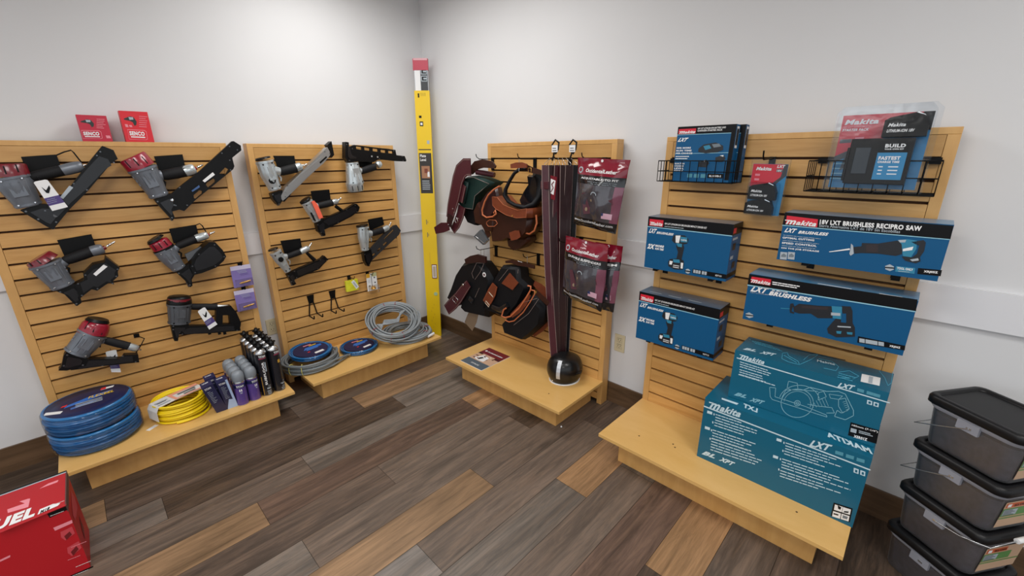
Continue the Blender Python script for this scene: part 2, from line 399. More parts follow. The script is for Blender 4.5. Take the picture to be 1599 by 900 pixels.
# ================================================================= things on the nail gun displays
def crop(ox, oy, s): return lambda x, y: (ox+x/s, oy+y/s)
def poly(i, c, pts, n): return [(q.x, q.z) for q in (P(i, *c(*p), n) for p in pts)]
def pr(i, c, r, n):      # a radius in crop pixels as metres at depth n near the crop's middle
    a = P(i, *c(300, 300), n); b = P(i, *c(300, 300+r), n); return (a-b).length
def frame_at(i, base): return DM[i] @ Matrix.Translation(base)

def plate_hook(i, c, quad, label, wire=None, n=.03):
    """black metal shelf plate clipped in a groove of the slatwall, with a lip that carries a tool"""
    q = [P(i, *c(*p), n) for p in quad]
    base = V(((q[0].x+q[1].x)/2, 0, q[0].z))
    t = thing('tool_shelf_bracket', label, 'bracket', frame_at(i, base), 'black tool brackets on the slatwall')
    pl = [(v.x, v.z) for v in q]
    MB().prism(pl, -n, -n+.004, BLKM).build('plate', t, base)
    x0, x1 = min(q[2].x, q[3].x), max(q[2].x, q[3].x); zb = min(q[2].z, q[3].z)
    a = MB(); xm = (q[0].x+q[1].x)/2
    a.box((xm-.02, -n+.002, q[0].z-.045), (xm+.02, .004, q[0].z-.015), BLKM)
    a.box((x0+.006, -n-.045, zb), (x1-.006, -n+.003, zb+.004), BLKM)
    a.build('arm', t, base)
    if wire:
        MB().tube([P(i, *c(*p), .05) for p in wire], .003, BLKM, 8).build('wire_hook', t, base)
    return t

BLK2 = mat('satin_black_cover', '141417', .25, spec=.5); STEELD = mat('dark_steel', '6A6C70', .3, .8)
def nailer(i, c, name, label, n, cap, body, sleeve, grip, nose, mag, th=(.05, .03), cols=None, extra=None, top=None, tip=None, ring=None, capround=False, flatb=.9, cat='nail gun', oval=None):
    """cap: ((x,y,r),(x,y,r)); body: list of (x,y,r); grip: ((x,y),(x,y),r); all in crop pixels, n the depth of the tool's middle"""
    bc, cc = (cols or (GUNG, REDC))[:2]
    b0 = P(i, *c(body[0][0], body[0][1]), n); base = V((b0.x, -n, b0.z))
    t = thing(name, label, cat, frame_at(i, base), 'pneumatic nail guns on the slatwall')
    pt = lambda x, y, nn=n: P(i, *c(x, y), nn)
    rr = lambda r: pr(i, c, r, n)
    # body casting with ribs
    m = MB(); L = [(pt(x, y), rr(r)) for x, y, r in body]
    pts, rad = [], []
    for k in range(len(L)-1):
        for j in range(5):
            f = j/5; pts.append(L[k][0].lerp(L[k+1][0], f)); rad.append(L[k][1]*(1-f)+L[k+1][1]*f)
    pts.append(L[-1][0]); rad.append(L[-1][1])
    m.tube(pts, rad, bc, 16, flat=flatb)
    ax = (L[-1][0]-L[0][0]); side = V((ax.z, 0, -ax.x)).normalized()
    fr = V((0, -1, 0))
    for sgn in (-.72, -.3, .2, .62):      # raised ribs running down the housing
        q0 = L[0][0]+ax*.18+side*sgn*L[0][1]*.9+fr*L[0][1]*flatb*math.sqrt(1-sgn*sgn*.9)*.97
        q1 = L[0][0]+ax*.82+side*sgn*L[-1][1]*.9+fr*L[-1][1]*flatb*math.sqrt(1-sgn*sgn*.9)*1.0
        m.tube([q0, q0.lerp(q1, .5)+fr*.001, q1], [.003, .0045, .0025], bc, 6)
    for f in (.04, .93):
        q = L[0][0]+ax*f; r0 = L[0][1]*(1-f)+L[-1][1]*f
        m.tube([q-ax.normalized()*.005, q+ax.normalized()*.005], r0*1.07, bc, 18, flat=flatb)
    # name plate on the side
    q = L[0][0]+ax*.45+fr*(L[0][1]*.5+L[-1][1]*.5)*flatb*1.04; a1 = ax.normalized(); s1 = side
    h, wv = ax.length*.2, rad[len(rad)//2]*.42
    m.hexa([q-a1*h-s1*wv-fr*.006, q-a1*h+s1*wv-fr*.006, q+a1*h+s1*wv-fr*.006, q+a1*h-s1*wv-fr*.006, q-a1*h-s1*wv, q-a1*h+s1*wv, q+a1*h+s1*wv, q+a1*h-s1*wv], bc)
    gp = pt(*grip[0], n-.002); a0 = L[0][0].lerp(L[-1][0], .3)
    m.tube([a0, a0.lerp(gp, .6), gp], [rr(grip[2])*1.25, rr(grip[2])*1.12, rr(grip[2])*.98], bc, 12, flat=.8)      # neck of the handle
    for f, sg in ((.1, -.55), (.1, .55), (.9, -.6), (.9, .6)):           # flange screws
        r0 = L[0][1]*(1-f)+L[-1][1]*f; q = L[0][0]+ax*f+side*sg*r0+fr*r0*flatb*.86
        m.lathe([(.0045, 0), (.0045, .003), (.003, .0045)], q+V((0, 0, 0)), CHRO if bc is GUNG else BLK, 8, Matrix.Rotation(R(90), 3, 'X'))
    for sg in (-1, 1):                                                   # cast side fins
        for f in (.2, .34, .48):
            r0 = L[0][1]*(1-f)+L[-1][1]*f; q = L[0][0]+ax*f+side*sg*r0*.93
            m.tube([q-ax.normalized()*.006+fr*r0*.25, q+ax.normalized()*.006+fr*r0*.25], .004, bc, 6)
    m.build('body', t, base, bevel=.0015)
    if cap:
        k = MB(); A = pt(*cap[0][:2]); B = pt(*cap[1][:2]); ra, rb = rr(cap[0][2]), rr(cap[1][2])
        if capround: k.tube([A, A.lerp(B, .4), A.lerp(B, .75), A.lerp(B, .93), B], [ra, ra*.98, (ra+rb)*.5, rb*.95, rb*.6], cc, 20, flat=flatb)
        else: k.tube([A, A.lerp(B, .9), B], [ra, rb, rb*.9], cc, 20, flat=flatb)
        d = (B-A)
        for a in (-.5, .1, .65):          # exhaust slots
            p0 = A+d*.25+side*a*ra+fr*ra*flatb*math.sqrt(1-a*a)*.98; p1 = A+d*.85+side*a*rb+fr*rb*flatb*math.sqrt(1-a*a)*.98
            k.tube([p0, p1], .0028, BLK, 6)
        k.build('cap', t, base)
    if ring:
        k = MB()
        for x, y, r, x2, y2, r2 in ring: k.tube([pt(x, y), pt(x2, y2)], [rr(r), rr(r2)], BLK, 18, flat=flatb)
        k.build('bumper_ring', t, base)
    # handle: rubber grip, metal sleeve and air fitting
    g0, g1, gr = grip; r = rr(gr)
    a, b = pt(*g0, n-.004), pt(*g1, n)
    MB().tube([a, a.lerp(b, .15), a.lerp(b, .6), a.lerp(b, .9), b], [r*.8, r*.95, r*1.03, r, r*1.05], BLKR, 12, flat=.85).build('grip', t, base)
    if sleeve:
        s1_, sr = sleeve; e = pt(*s1_, n); sr = rr(sr)
        k = MB(); k.tube([b-(e-b)*.1, b.lerp(e, .1), b.lerp(e, .7), e, e+(e-b)*.06], [sr*.95, sr, sr, sr*.86, sr*.6], bc if not cols else SILV, 14, flat=.9)
        sv = k.build('handle_sleeve', t, base)
        if tip:
            k = MB(); f = pt(*tip, n); k.tube([e, e.lerp(f, .22)], [.011, .0095], cc if cc in (REDC, REDB) else SILV, 10)
            k.tube([e.lerp(f, .3), e.lerp(f, .6), e.lerp(f, .62), e.lerp(f, .8), f], [.006, .0065, .004, .0055, .0035], CHRO, 10); k.build('air_fitting', sv, base)
    if nose:
        k = MB(); k.prism(poly(i, c, nose, n), -n-th[1]*.8, -n+th[1]*.8, BLK)
        lo = min(poly(i, c, nose, n), key=lambda p: p[1])
        k.tube([(lo[0]-.004, -n, lo[1]+.03), (lo[0], -n, lo[1]-.002)], [.009, .006], STEELD, 8)
        k.build('nose', t, base, bevel=.003)
        pp = poly(i, c, nose, n); cx_, cz_ = sum(p[0] for p in pp)/len(pp), sum(p[1] for p in pp)/len(pp)
        k = MB(); k.prism([(cx_+(x-cx_)*.62, cz_+(z-cz_)*.62) for x, z in pp], -n-th[1]*.8-.005, -n-th[1]*.8, BLK2)
        for x, z in pp[::3]: k.lathe([(.004, 0), (.004, .0025)], (cx_+(x-cx_)*.78, -n-th[1]*.8, cz_+(z-cz_)*.78), STEELD, 8, Matrix.Rotation(R(90), 3, 'X'))
        k.build('nose_plate', part(t, 'nose'), base, bevel=.0015)
    for mg in ([mag] if mag else []):
        outer, holes = mg[0], mg[1:]; k = MB()
        k.prism([poly(i, c, outer, n)]+[poly(i, c, h, n) for h in holes], -n-th[0]/2, -n+th[0]/2, (cols and len(cols) > 2 and cols[2]) or BLK)
        pp = poly(i, c, outer, n); cx_, cz_ = sum(p[0] for p in pp)/len(pp), sum(p[1] for p in pp)/len(pp); yf = -n-th[0]/2
        for q in range(0, len(pp), 2):
            x, z = cx_+(pp[q][0]-cx_)*.88, cz_+(pp[q][1]-cz_)*.84; k.lathe([(.0035, -.004), (.0035, .002)], (x, yf, z), STEELD, 8, Matrix.Rotation(R(90), 3, 'X'))
        k.build('magazine', t, base, bevel=.003)
        if not holes:
            k = MB(); k.prism([(cx_+(x-cx_)*.8, cz_+(z-cz_)*.72) for x, z in pp], yf-.003, yf, BLK2 if not (cols and len(cols) > 2) else cols[2]); k.build('side_cover', part(t, 'magazine'), base, bevel=.0012)
    # trigger
    tb = a.lerp(L[-1][0], .32)
    MB().tube([tb+V((.004, 0, .012)), tb+V((.016, 0, 0)), tb+V((.012, 0, -.022))], [.006, .0055, .003], BLK if bc is GUNG else SILV, 8, flat=.8).build('trigger', t, base)
    if extra: extra(t, base, pt, rr)
    return t
def part(t, name):
    for o in t.children:
        if o.name.split('.')[0] == name: return o
    return t
def label_patch(t, base, i, c, quad, n, m, name='label', th=.0015, lab=None):
    return MB().prism(poly(i, c, quad, n), -n-th, -n, m).build(name, part(t, 'magazine' if name == 'label' else 'body'), base, label=lab)
def hang_tag(t, base, i, c, q, n):
    """white cardboard tag with a small tool drawing and a purple band; q: four corners, top pair first"""
    k = MB(); F = lambda u, v: tuple(q[0][j]*(1-u)*(1-v)+q[1][j]*u*(1-v)+q[2][j]*u*v+q[3][j]*(1-u)*v for j in (0, 1))
    k.prism(poly(i, c, [F(0,.03),(F(.15,0)),F(.85,0),F(1,.03),F(1,1),F(0,1)], n), -n-.001, -n, WHITE)
    f = Face(k, DM[i], 1, -n-.001)
    C_ = lambda u, v: c(*F(u, v))
    f.poly([C_(0,.57), C_(1,.57), C_(1,.83), C_(0,.83)], PURP)
    f.poly([C_(.3,.2), C_(.45,.34), C_(.85,.2), C_(.8,.3), C_(.5,.45), C_(.35,.42)], BLK, 2)
    f.lines(C_(.1,.64), C_(.9,.64), 3, (0, (C_(0,.9)[1]-C_(0,.57)[1])/5), GREYP, .5, 2)
    k.tube([P(i, *C_(.5, 0), n), P(i, *C_(.5, -.12), n-.02)], .0008, BLK, 5)
    k.build('hang_tag', t, base, label='white hang tag with a purple band')

# ---- display 1, top left
c = crop(0, 220, 6)
plate_hook(1, c, [(195,150),(530,128),(600,330),(270,330)], 'black bracket behind the handle of the leftmost nail gun, top row', [(530,135),(600,105),(665,88),(690,110),(765,205)])
def ex(t, base, pt, rr):
    label_patch(t, base, 1, c, [(560,530),(650,420),(687,438),(592,545)], .117, GREYP)
    hang_tag(t, base, 1, c, [(310,385),(440,360),(637,620),(490,658)], .135)
    for x, y in ((985,180),(520,700)): MB().lathe([(.008,0),(.008,.003)], pt(x,y,.112), DGREY, 12, Matrix.Rotation(R(90),3,'X')).build('screw', part(t, 'magazine'), base)
nailer(1, c, 'framing_nailer', 'large grey nail gun with maroon cap and plain black magazine, cut off at the left', .085,
       ((100,335,132),(55,215,128)), [(100,335,126),(150,420,124),(275,615,90)], ((770,235),55), ((280,345),(600,275),50),
       [(190,648),(370,590),(560,600),(640,650),(500,825),(440,800),(340,740)],
       [[(955,48),(1060,88),(1100,170),(1040,210),(820,470),(650,640),(500,825),(440,790),(380,700),(560,560),(680,400),(830,200),(920,90)]], th=(.055,.03), extra=ex, tip=(810,225))
# ---- display 1, top right
c = crop(180, 210, 6.43)
plate_hook(1, c, [(388,220),(675,200),(705,330),(440,370)], 'black bracket above the handle of the nail gun with the windowed magazine')
def ex(t, base, pt, rr):
    label_patch(t, base, 1, c, [(875,465),(978,380),(1000,405),(898,482)], .108, WHITE)
    label_patch(t, base, 1, c, [(765,565),(840,510),(850,530),(775,578)], .108, mat('blue_sticker','3C5C8C',.5))
    MB().lathe([(.009,0),(.009,.004),(.005,.006)], pt(570,660,.112), CHRO, 6, Matrix.Rotation(R(90),3,'X')).build('bolt', part(t, 'nose'), base)
nailer(1, c, 'framing_nailer', 'large nail gun with bright maroon cap and a black magazine pierced by three windows', .085,
       ((268,338,124),(165,222,122)), [(268,338,122),(330,430,112),(445,625,82)], ((795,345),58), ((470,415),(700,372),56),
       [(385,655),(520,600),(590,590),(600,700),(565,770),(590,830),(570,862),(540,830),(430,710)],
       [[(1165,70),(1185,68),(1255,112),(1262,160),(1170,235),(1192,320),(1180,350),(800,660),(690,770),(640,755),(560,775),(515,640),(600,560),(840,370),(1080,150)],
        [(1040,395),(1100,330),(1135,350),(1105,405)], [(905,505),(915,485),(985,440),(1003,460),(998,480),(930,535)], [(782,610),(840,560),(873,570),(868,595),(805,648),(788,640)]], th=(.02,.03), extra=ex, tip=(880,305), cols=(GUNG, REDB))
# ---- display 1, middle left
c = crop(30, 350, 6.92)
plate_hook(1, c, [(408,175),(780,110),(830,250),(490,350)], 'black bracket above the handle of the middle-left nail gun with red cap')
def ex(t, base, pt, rr):
    label_patch(t, base, 1, c, [(800,540),(910,440),(955,460),(830,562)], .1225, WHITE)
    MB().tube([pt(830,700,.1), pt(950,640,.1), pt(1020,560,.1), pt(1050,540,.1)], .004, BLKM, 6).build('latch', part(t, 'magazine'), base)
nailer(1, c, 'coil_nailer', 'grey nail gun with flat red cap and a short chunky magazine bearing a white label', .08,
       ((278,418,134),(200,362,118)), [(278,420,130),(350,520,118),(480,675,96)], ((905,265),60), ((490,400),(790,295),56),
       [(400,715),(570,640),(600,640),(690,720),(660,800),(675,840),(625,875),(590,850),(490,750)],
       [[(600,640),(700,590),(690,530),(790,430),(920,400),(930,345),(1080,460),(1060,500),(1065,550),(1010,600),(1020,640),(960,620),(840,705),(780,690),(650,790)]], th=(.075,.03), extra=ex, tip=(1035,190))
# ---- display 1, middle right
c = crop(220, 340, 8.18)
plate_hook(1, c, [(360,145),(705,90),(742,240),(420,330)], 'black bracket above the handle of the nail gun with the drum magazine', [(705,95),(750,77),(785,105),(850,215)])
def ex(t, base, pt, rr):
    MB().prism(poly(1, c, [(600,555),(560,470),(760,370),(800,380),(660,500)], .075), -.085, -.065, DGREY).build('magazine_bracket', t, base)
nailer(1, c, 'coil_nailer', 'grey nail gun with shiny red rounded cap and a big black drum magazine', .08,
       ((290,395,112),(205,290,108)), [(290,400,112),(350,490,108),(490,655,74)], ((850,222),52), ((460,370),(715,265),48),
       [(440,690),(550,620),(610,580),(690,700),(640,780),(650,860),(620,880),(560,800)],
       [[(610,620),(640,520),(700,440),(850,300),(925,300),(1020,400),(1065,480),(1030,540),(940,620),(760,690),(650,715)]], th=(.095,.03), extra=ex, tip=(945,180), capround=True,
       cols=(GUNG, REDB), ring=[(190,285,105,165,262,85),(300,410,118,280,385,118)])
# ---- display 1, bottom left
c = crop(80, 480, 8.18)
def ex(t, base, pt, rr):
    hang_tag(t, base, 1, c, [(690,570),(830,540),(890,830),(770,830)], .05)
nailer(1, c, 'angled_nailer', 'grey nail gun with round red cap hanging nose down, lowest on its stand', .08,
       ((530,330,146),(590,175,118)), [(530,330,142),(470,420,140),(320,590,122)], ((1100,530),48), ((680,420),(990,498),52),
       [(185,565),(430,610),(480,650),(440,730),(200,790),(90,790),(130,740),(160,600)],
       [[(420,652),(900,645),(930,600),(1105,590),(1120,690),(900,712),(640,740),(250,790),(200,700)]], th=(.04,.03), extra=ex, tip=(1150,550), capround=True,
       cols=(GUNG, REDB), ring=[(590,178,118,603,145,100)])
t = thing('wire_hook', 'thin black wire hook holding the lowest nail gun by its handle end', 'hook', frame_at(1, P(1, *c(1090,365), 0)))
MB().tube([P(1,*c(1090,365),0), P(1,*c(1190,400),.06), P(1,*c(1150,480),.08), P(1,*c(1080,585),.09)], .0025, BLKM, 8).build('wire', t, P(1, *c(1090,365), 0))
MB().box(P(1,*c(1090,365),0)+V((-.012,-.003,-.01)), P(1,*c(1090,365),0)+V((.012,.006,.01)), BLKM).build('clip', t, P(1, *c(1090,365), 0))
# ---- display 1, bottom right
c = crop(250, 440, 9)
def ex(t, base, pt, rr):
    MB().prism([poly(1, c, [(780,345),(985,330),(1060,420),(1125,565),(1118,625),(770,615)], .08), poly(1, c, [(870,462),(960,462),(975,590),(868,590)], .08)], -.1, -.06, BLK).build('rear_frame', t, base, bevel=.002)
    hang_tag(t, base, 1, c, [(525,418),(625,355),(805,600),(690,675)], .115)
    k = MB(); k.tube([pt(270,262), pt(270,230)], [rr(134), rr(132)], REDC, 20, flat=.93); k.build('red_band', t, base)
    for x in (690, 830, 905): MB().box(pt(x,720,.085)-V((.006,0,.012)), pt(x,700,.075)+V((.006,0,.006)), BLK).build('magazine_lug', part(t, 'magazine'), base)
nailer(1, c, 'stapler_gun', 'grey and black staple gun with level magazine and closed rear frame, nearest the purple packs', .08,
       ((270,300,140),(270,195,118)), [(270,310,132),(272,450,128),(270,585,118)], ((980,365),38), ((415,352),(800,358),48),
       [(150,590),(400,590),(380,640),(260,700),(240,820),(190,820),(150,650)],
       [[(150,620),(1110,600),(1122,680),(700,715),(250,735)]], th=(.035,.03), extra=ex, capround=True, cols=(mat('dark_grey_casting','53565B',.4,.3),BLK))
# ---- display 2, top left
c = crop(390, 210, 7.5)
DARKM = mat('dark_magazine', '2A2A2C', .4)
STEEL = mat('brushed_steel', 'B2B2B0', .32, .85)
plate_hook(2, c, [(275,250),(522,250),(540,350),(340,420)], 'black bracket behind the silver nail gun with the long silver magazine')
def ex(t, base, pt, rr):
    k = MB(); k.prism(poly(2, c, [(890,125),(938,82),(970,240),(940,275),(912,225),(925,190)], .085), -.11, -.06, BLK); k.build('magazine_end', part(t, 'magazine'), base)
    k = MB(); k.prism(poly(2, c, [(345,742),(452,655),(468,700),(390,788)], .085), -.108, -.062, BLK); k.build('magazine_tip', part(t, 'magazine'), base)
    k = MB(); k.prism(poly(2, c, [(815,325),(895,255),(905,270),(825,345)], .112), -.114, -.112, BLK); k.build('magazine_slot', part(t, 'magazine'), base)
    k = MB(); k.lathe([(.02,0),(.02,.004)], pt(262,540,.118), BLK, 20, Matrix.Rotation(R(90),3,'X')); k.build('badge', part(t, 'body'), base)
nailer(2, c, 'angled_nailer', 'silver nail gun with a long brushed steel magazine slanting up to the right', .085,
       ((156,288,86),(148,268,80)), [(170,310,96),(220,470,92),(300,650,70)], ((600,370),50), ((350,440),(540,395),54),
       [(235,690),(365,650),(375,760),(330,830),(305,815),(260,760)],
       [[(890,150),(930,230),(900,275),(440,715),(370,775),(340,735),(400,620)]], th=(.05,.03), extra=ex, tip=(670,348), cols=(SILV, BLK, STEEL))
# ---- display 2, top right (hung upside down)
c = crop(520, 210, 9)
def ex(t, base, pt, rr):
    k = MB(); k.tube([pt(618,440), pt(635,425), pt(668,408)], [rr(48), rr(60), rr(42)], SILV, 14); k.build('handle_ball', t, base)
    for x, y in ((543,308),(625,318)): MB().lathe([(.006,0),(.006,.003)], pt(x,y,.103), SILV, 10, Matrix.Rotation(R(90),3,'X')).build('screw', part(t, 'magazine'), base)
nailer(2, c, 'framing_nailer', 'silver nail gun hung upside down with a black windowed magazine along its top', .085,
       ((300,690,130),(320,800,122)), [(262,395,88),(285,520,110),(310,700,128)], None, ((390,520),(590,455),52),
       [(150,105),(198,112),(205,185),(240,300),(345,350),(345,380),(200,395),(150,330)],
       [[(205,180),(290,148),(868,218),(882,292),(1000,305),(1022,365),(1015,382),(860,375),(640,350),(560,390),(200,375),(185,300)],
        [(315,168),(400,180),(400,218),(318,205)],[(430,182),(515,195),(515,232),(433,220)],[(548,198),(630,208),(630,246),(550,236)],[(660,216),(738,226),(738,264),(662,252)],[(766,230),(838,238),(838,272),(768,264)]], th=(.018,.03), extra=ex, cols=(SILV, SILV))
b0 = P(2, *c(430,380), 0)
t = thing('tool_shelf_bracket', 'black bracket behind the upside-down silver nail gun', 'bracket', frame_at(2, b0), 'black tool brackets on the slatwall')
MB().prism(poly(2, c, [(345,340),(560,350),(540,460),(380,460)], .03), -.03, -.026, BLKM).build('plate', t, b0)
MB().box(V(b0)+V((-.02,-.03,-.02)), V(b0)+V((.02,.004,.01)), BLKM).box(V(b0)+V((-.04,-.085,-.045)), V(b0)+V((.04,-.026,-.041)), BLKM).build('arm', t, b0)
# ---- display 2, centre with orange strip
c = crop(455, 285, 10)
plate_hook(2, c, [(305,135),(592,110),(615,270),(335,320)], 'black bracket above the silver nail gun that has an orange strip')
ORNG = mat('coral_strip', 'F0654A', .5)
def ex(t, base, pt, rr):
    MB().prism(poly(2, c, [(310,300),(350,285),(405,345),(490,545),(432,572)], .12), -.126, -.118, ORNG).build('orange_strip', t, base, label='coral orange plastic strip')
    label_patch(t, base, 2, c, [(290,475),(318,468),(378,588),(350,600)], .125, BLK, 'badge')
    MB().tube([pt(690,370), pt(790,445)], [.012,.012], BLK, 8).build('brace', t, base)
nailer(2, c, 'finish_nailer', 'silver nail gun with a coral orange strip along its body', .08,
       ((225,290,92),(205,265,90)), [(235,300,92),(320,450,84),(400,605,64)], ((718,290),46), ((410,370),(640,315),54),
       [(370,640),(480,560),(520,620),(500,740),(515,825),(480,835),(440,790),(400,765)],
       [[(400,640),(520,560),(850,410),(970,335),(1000,330),(1050,385),(1030,450),(920,530),(700,645),(500,735)]], th=(.035,.025), extra=ex, tip=(780,240), cols=(SILV, BLK))
# ---- display 2, lower left
c = crop(410, 360, 10)
plate_hook(2, c, [(280,165),(590,125),(620,300),(350,385)], 'black bracket above the silver nail gun at lower left of its stand')
def ex(t, base, pt, rr):
    MB().tube([pt(690,350), pt(810,465)], [.01,.014], BLK, 8).build('brace', t, base)
    MB().lathe([(.016,0),(.016,.004)], pt(285,455,.112), BLK, 20, Matrix.Rotation(R(90),3,'X')).build('badge', part(t, 'body'), base)
nailer(2, c, 'finish_nailer', 'silver nail gun with black round cap and slim curved magazine, lowest on its stand', .08,
       ((166,300,76),(158,284,70)), [(195,330,86),(270,450,80),(400,640,48)], ((715,275),50), ((380,410),(600,330),48),
       [(370,690),(440,640),(500,700),(480,780),(510,825),(460,855),(430,800)],
       [[(440,645),(800,480),(900,440),(950,390),(1012,450),(940,520),(860,605),(650,690),(480,765)]], th=(.035,.025), extra=ex, tip=(770,190), cols=(SILV, BLK))
# ---- display 2, right
c = crop(545, 330, 10)
plate_hook(2, c, [(295,130),(522,88),(550,210),(330,300)], 'black bracket above the silver nail gun nearest the yellow level')
nailer(2, c, 'angled_nailer', 'silver nail gun with slotted dark magazine, nearest the yellow level', .08,
       ((205,232,92),(200,212,92)), [(215,240,90),(225,420,84),(250,610,62)], ((615,250),48), ((350,350),(530,295),52),
       [(205,650),(320,590),(350,700),(300,850),(272,855),(230,780)],
       [[(690,225),(735,212),(802,300),(770,370),(310,805),(250,780),(310,600),(560,330)],
        [(530,435),(680,285),(700,295),(545,450)],[(330,705),(385,650),(412,668),(350,728)],[(425,610),(475,565),(500,585),(450,635)],[(520,520),(570,475),(597,492),(545,545)]], th=(.014,.025), tip=(655,175), cols=(SILV, BLK, DARKM))

# ---- empty double hooks and small packs
def twin_hook(c, x, y, label):
    """flat plate in the groove with two straight prongs that turn up at the tip"""
    a = P(2, *c(x, y), 0)
    t = thing('double_prong_hook', label, 'hook', frame_at(2, a), 'empty double hooks on the slatwall')
    m = MB(); m.prism([(a.x-.024, a.z), (a.x+.024, a.z), (a.x+.016, a.z-.06), (a.x-.016, a.z-.06)], -.006, 0, BLKM); m.build('plate', t, a)
    for s in (-1, 1):
        m = MB(); m.tube([(a.x+s*.012, -.006, a.z-.045), (a.x+s*.026, -.008, a.z-.135), (a.x+s*.03, -.012, a.z-.147), (a.x+s*.03, -.09, a.z-.150), (a.x+s*.03, -.097, a.z-.146), (a.x+s*.03, -.1, a.z-.125)], .0042, BLKM, 8); m.build('prong', t, a)
c = crop(460, 420, 8.883)
twin_hook(c, 212, 365, 'empty black double hook, left one of the pair below the silver nail guns')
twin_hook(c, 515, 300, 'empty black double hook, right one of the pair below the silver nail guns')
def peg(i, px, py, L, label, group='single wire pegs on the slatwall', n0=0., rise=.012, two=False, plate=(.012, .02, .03), r=.0026):
    a = P(i, px, py, 0); t = thing('peg_hook', label, 'hook', frame_at(i, a), group)
    MB().box(a+V((-plate[0], -.005, -plate[2])), a+V((plate[0], .004, plate[1]*.3)), BLKM).build('back_plate', t, a)
    MB().tube([a+V((0, 0, 0)), a+V((0, -L*.9, -.004)), a+V((0, -L, rise)) , a+V((0, -L-.006, rise*1.6))], r, BLKM, 8).build('wire', t, a)
    return a
CLEAR = film('clear_plastic')
YEL = mat('yellow_green_pack', 'D8D630', .4, noise=.25, nscale=30)
a = peg(2, *c(750,110), .09, 'black peg holding the yellow-green pack')
t = thing('fitting_pack', 'yellow-green plastic pack with a white label hanging on a peg of the middle stand', 'pack', frame_at(2, a))
k = MB(); k.rbox((a.x-.05, -.05, a.z-.1), (a.x+.05, -.02, a.z-.02), .012, YEL); k.build('pack', t, a, bevel=.006)
MB().box((a.x-.03, -.037, a.z-.022), (a.x+.012, -.035, a.z+.004), CLEAR).build('header', t, a)
q = MB(Matrix.Translation((a.x+.016, -.052, a.z-.05)) @ Matrix.Rotation(R(-28), 4, 'Y')); q.box((-.013, 0, -.04), (.013, .002, .03), WHITE); q.box((-.006,-.0008,-.03),(.006,0,.018), GREYP); q.build('label', t, a)
a = peg(2, *c(1005,55), .09, 'black peg holding the white and yellow fitting cards')
YCARD = mat('amber_card', 'E0A72E', .5)
t = thing('fitting_card', 'white card with a yellow top and a small brass fitting, beside the yellow-green pack', 'pack', frame_at(2, a))
k = MB(); k.box((a.x-.036, -.05, a.z-.135), (a.x+.05, -.049, a.z+.004), WHITE)
k.box((a.x-.036, -.0506, a.z-.028), (a.x-.006, -.05, a.z+.004), YCARD); k.box((a.x+.008, -.0506, a.z-.024), (a.x+.05, -.05, a.z+.004), mat('pale_olive','B9B98A',.5))
k.box((a.x+.003, -.0508, a.z-.11), (a.x+.007, -.05, a.z-.02), DGREY)
for x, z in ((-.016,-.095),(.032,-.075),(.03,-.035)): k.box((a.x+x-.006, -.0506, a.z+z-.005), (a.x+x+.006, -.05, a.z+z+.006), DGREY)
for z in (-.05,-.058,-.066): k.box((a.x-.026, -.0506, a.z+z-.001), (a.x-.006, -.05, a.z+z+.001), GREYP)
k.build('card', t, a)
MB().lathe([(.02,0),(.02,.008),(.014,.009),(.014,.02)], (a.x+.006, -.065, a.z-.118), BRASS, 16).build('fitting', t, a)
MB().rbox((a.x-.03, -.082, a.z-.15), (a.x+.05, -.052, a.z-.09), .008, CLEAR).build('blister', t, a)

# ---- two purple blister cards
LAV = mat('lavender_card', '8070AE', .45, noise=.15, nscale=18); LAV2 = mat('pale_lavender', 'C9C2DC', .45)
c = crop(350, 400, 10)
for (x, y, z_, lab) in ((245,150,0,'upper lavender blister card with a brass bit, right edge of the left stand'), (300,525,0,'lower lavender blister card with a brass bit, right edge of the left stand')):
    a = peg(1, *c(x, y-28), .035, 'black peg through the '+lab.split(' card')[0]+' card')
    t = thing('bit_card', lab, 'blister pack', frame_at(1, a), 'lavender blister cards')
    k = MB(); k.box((a.x-.062, -.03, a.z-.14), (a.x+.048, -.029, a.z-.004), LAV); k.box((a.x-.062, -.0306, a.z-.03), (a.x+.048, -.03, a.z-.004), LAV2)
    for j in range(5): k.box((a.x-.03+.004*j, -.0306, a.z-.036-.007*j), (a.x+.02+.002*j, -.03, a.z-.0375-.007*j), GREYP if j < 3 else PURP)
    k.build('card', t, a)
    MB().tube([(a.x-.03, -.038, a.z-.115), (a.x-.02, -.038, a.z-.113), (a.x+.02, -.038, a.z-.109), (a.x+.034, -.038, a.z-.107)], [.003,.0055,.0055,.0025], BRASS, 10).build('bit', t, a)
    MB().rbox((a.x-.05, -.05, a.z-.132), (a.x+.042, -.03, a.z-.09), .006, CLEAR).build('blister', t, a)

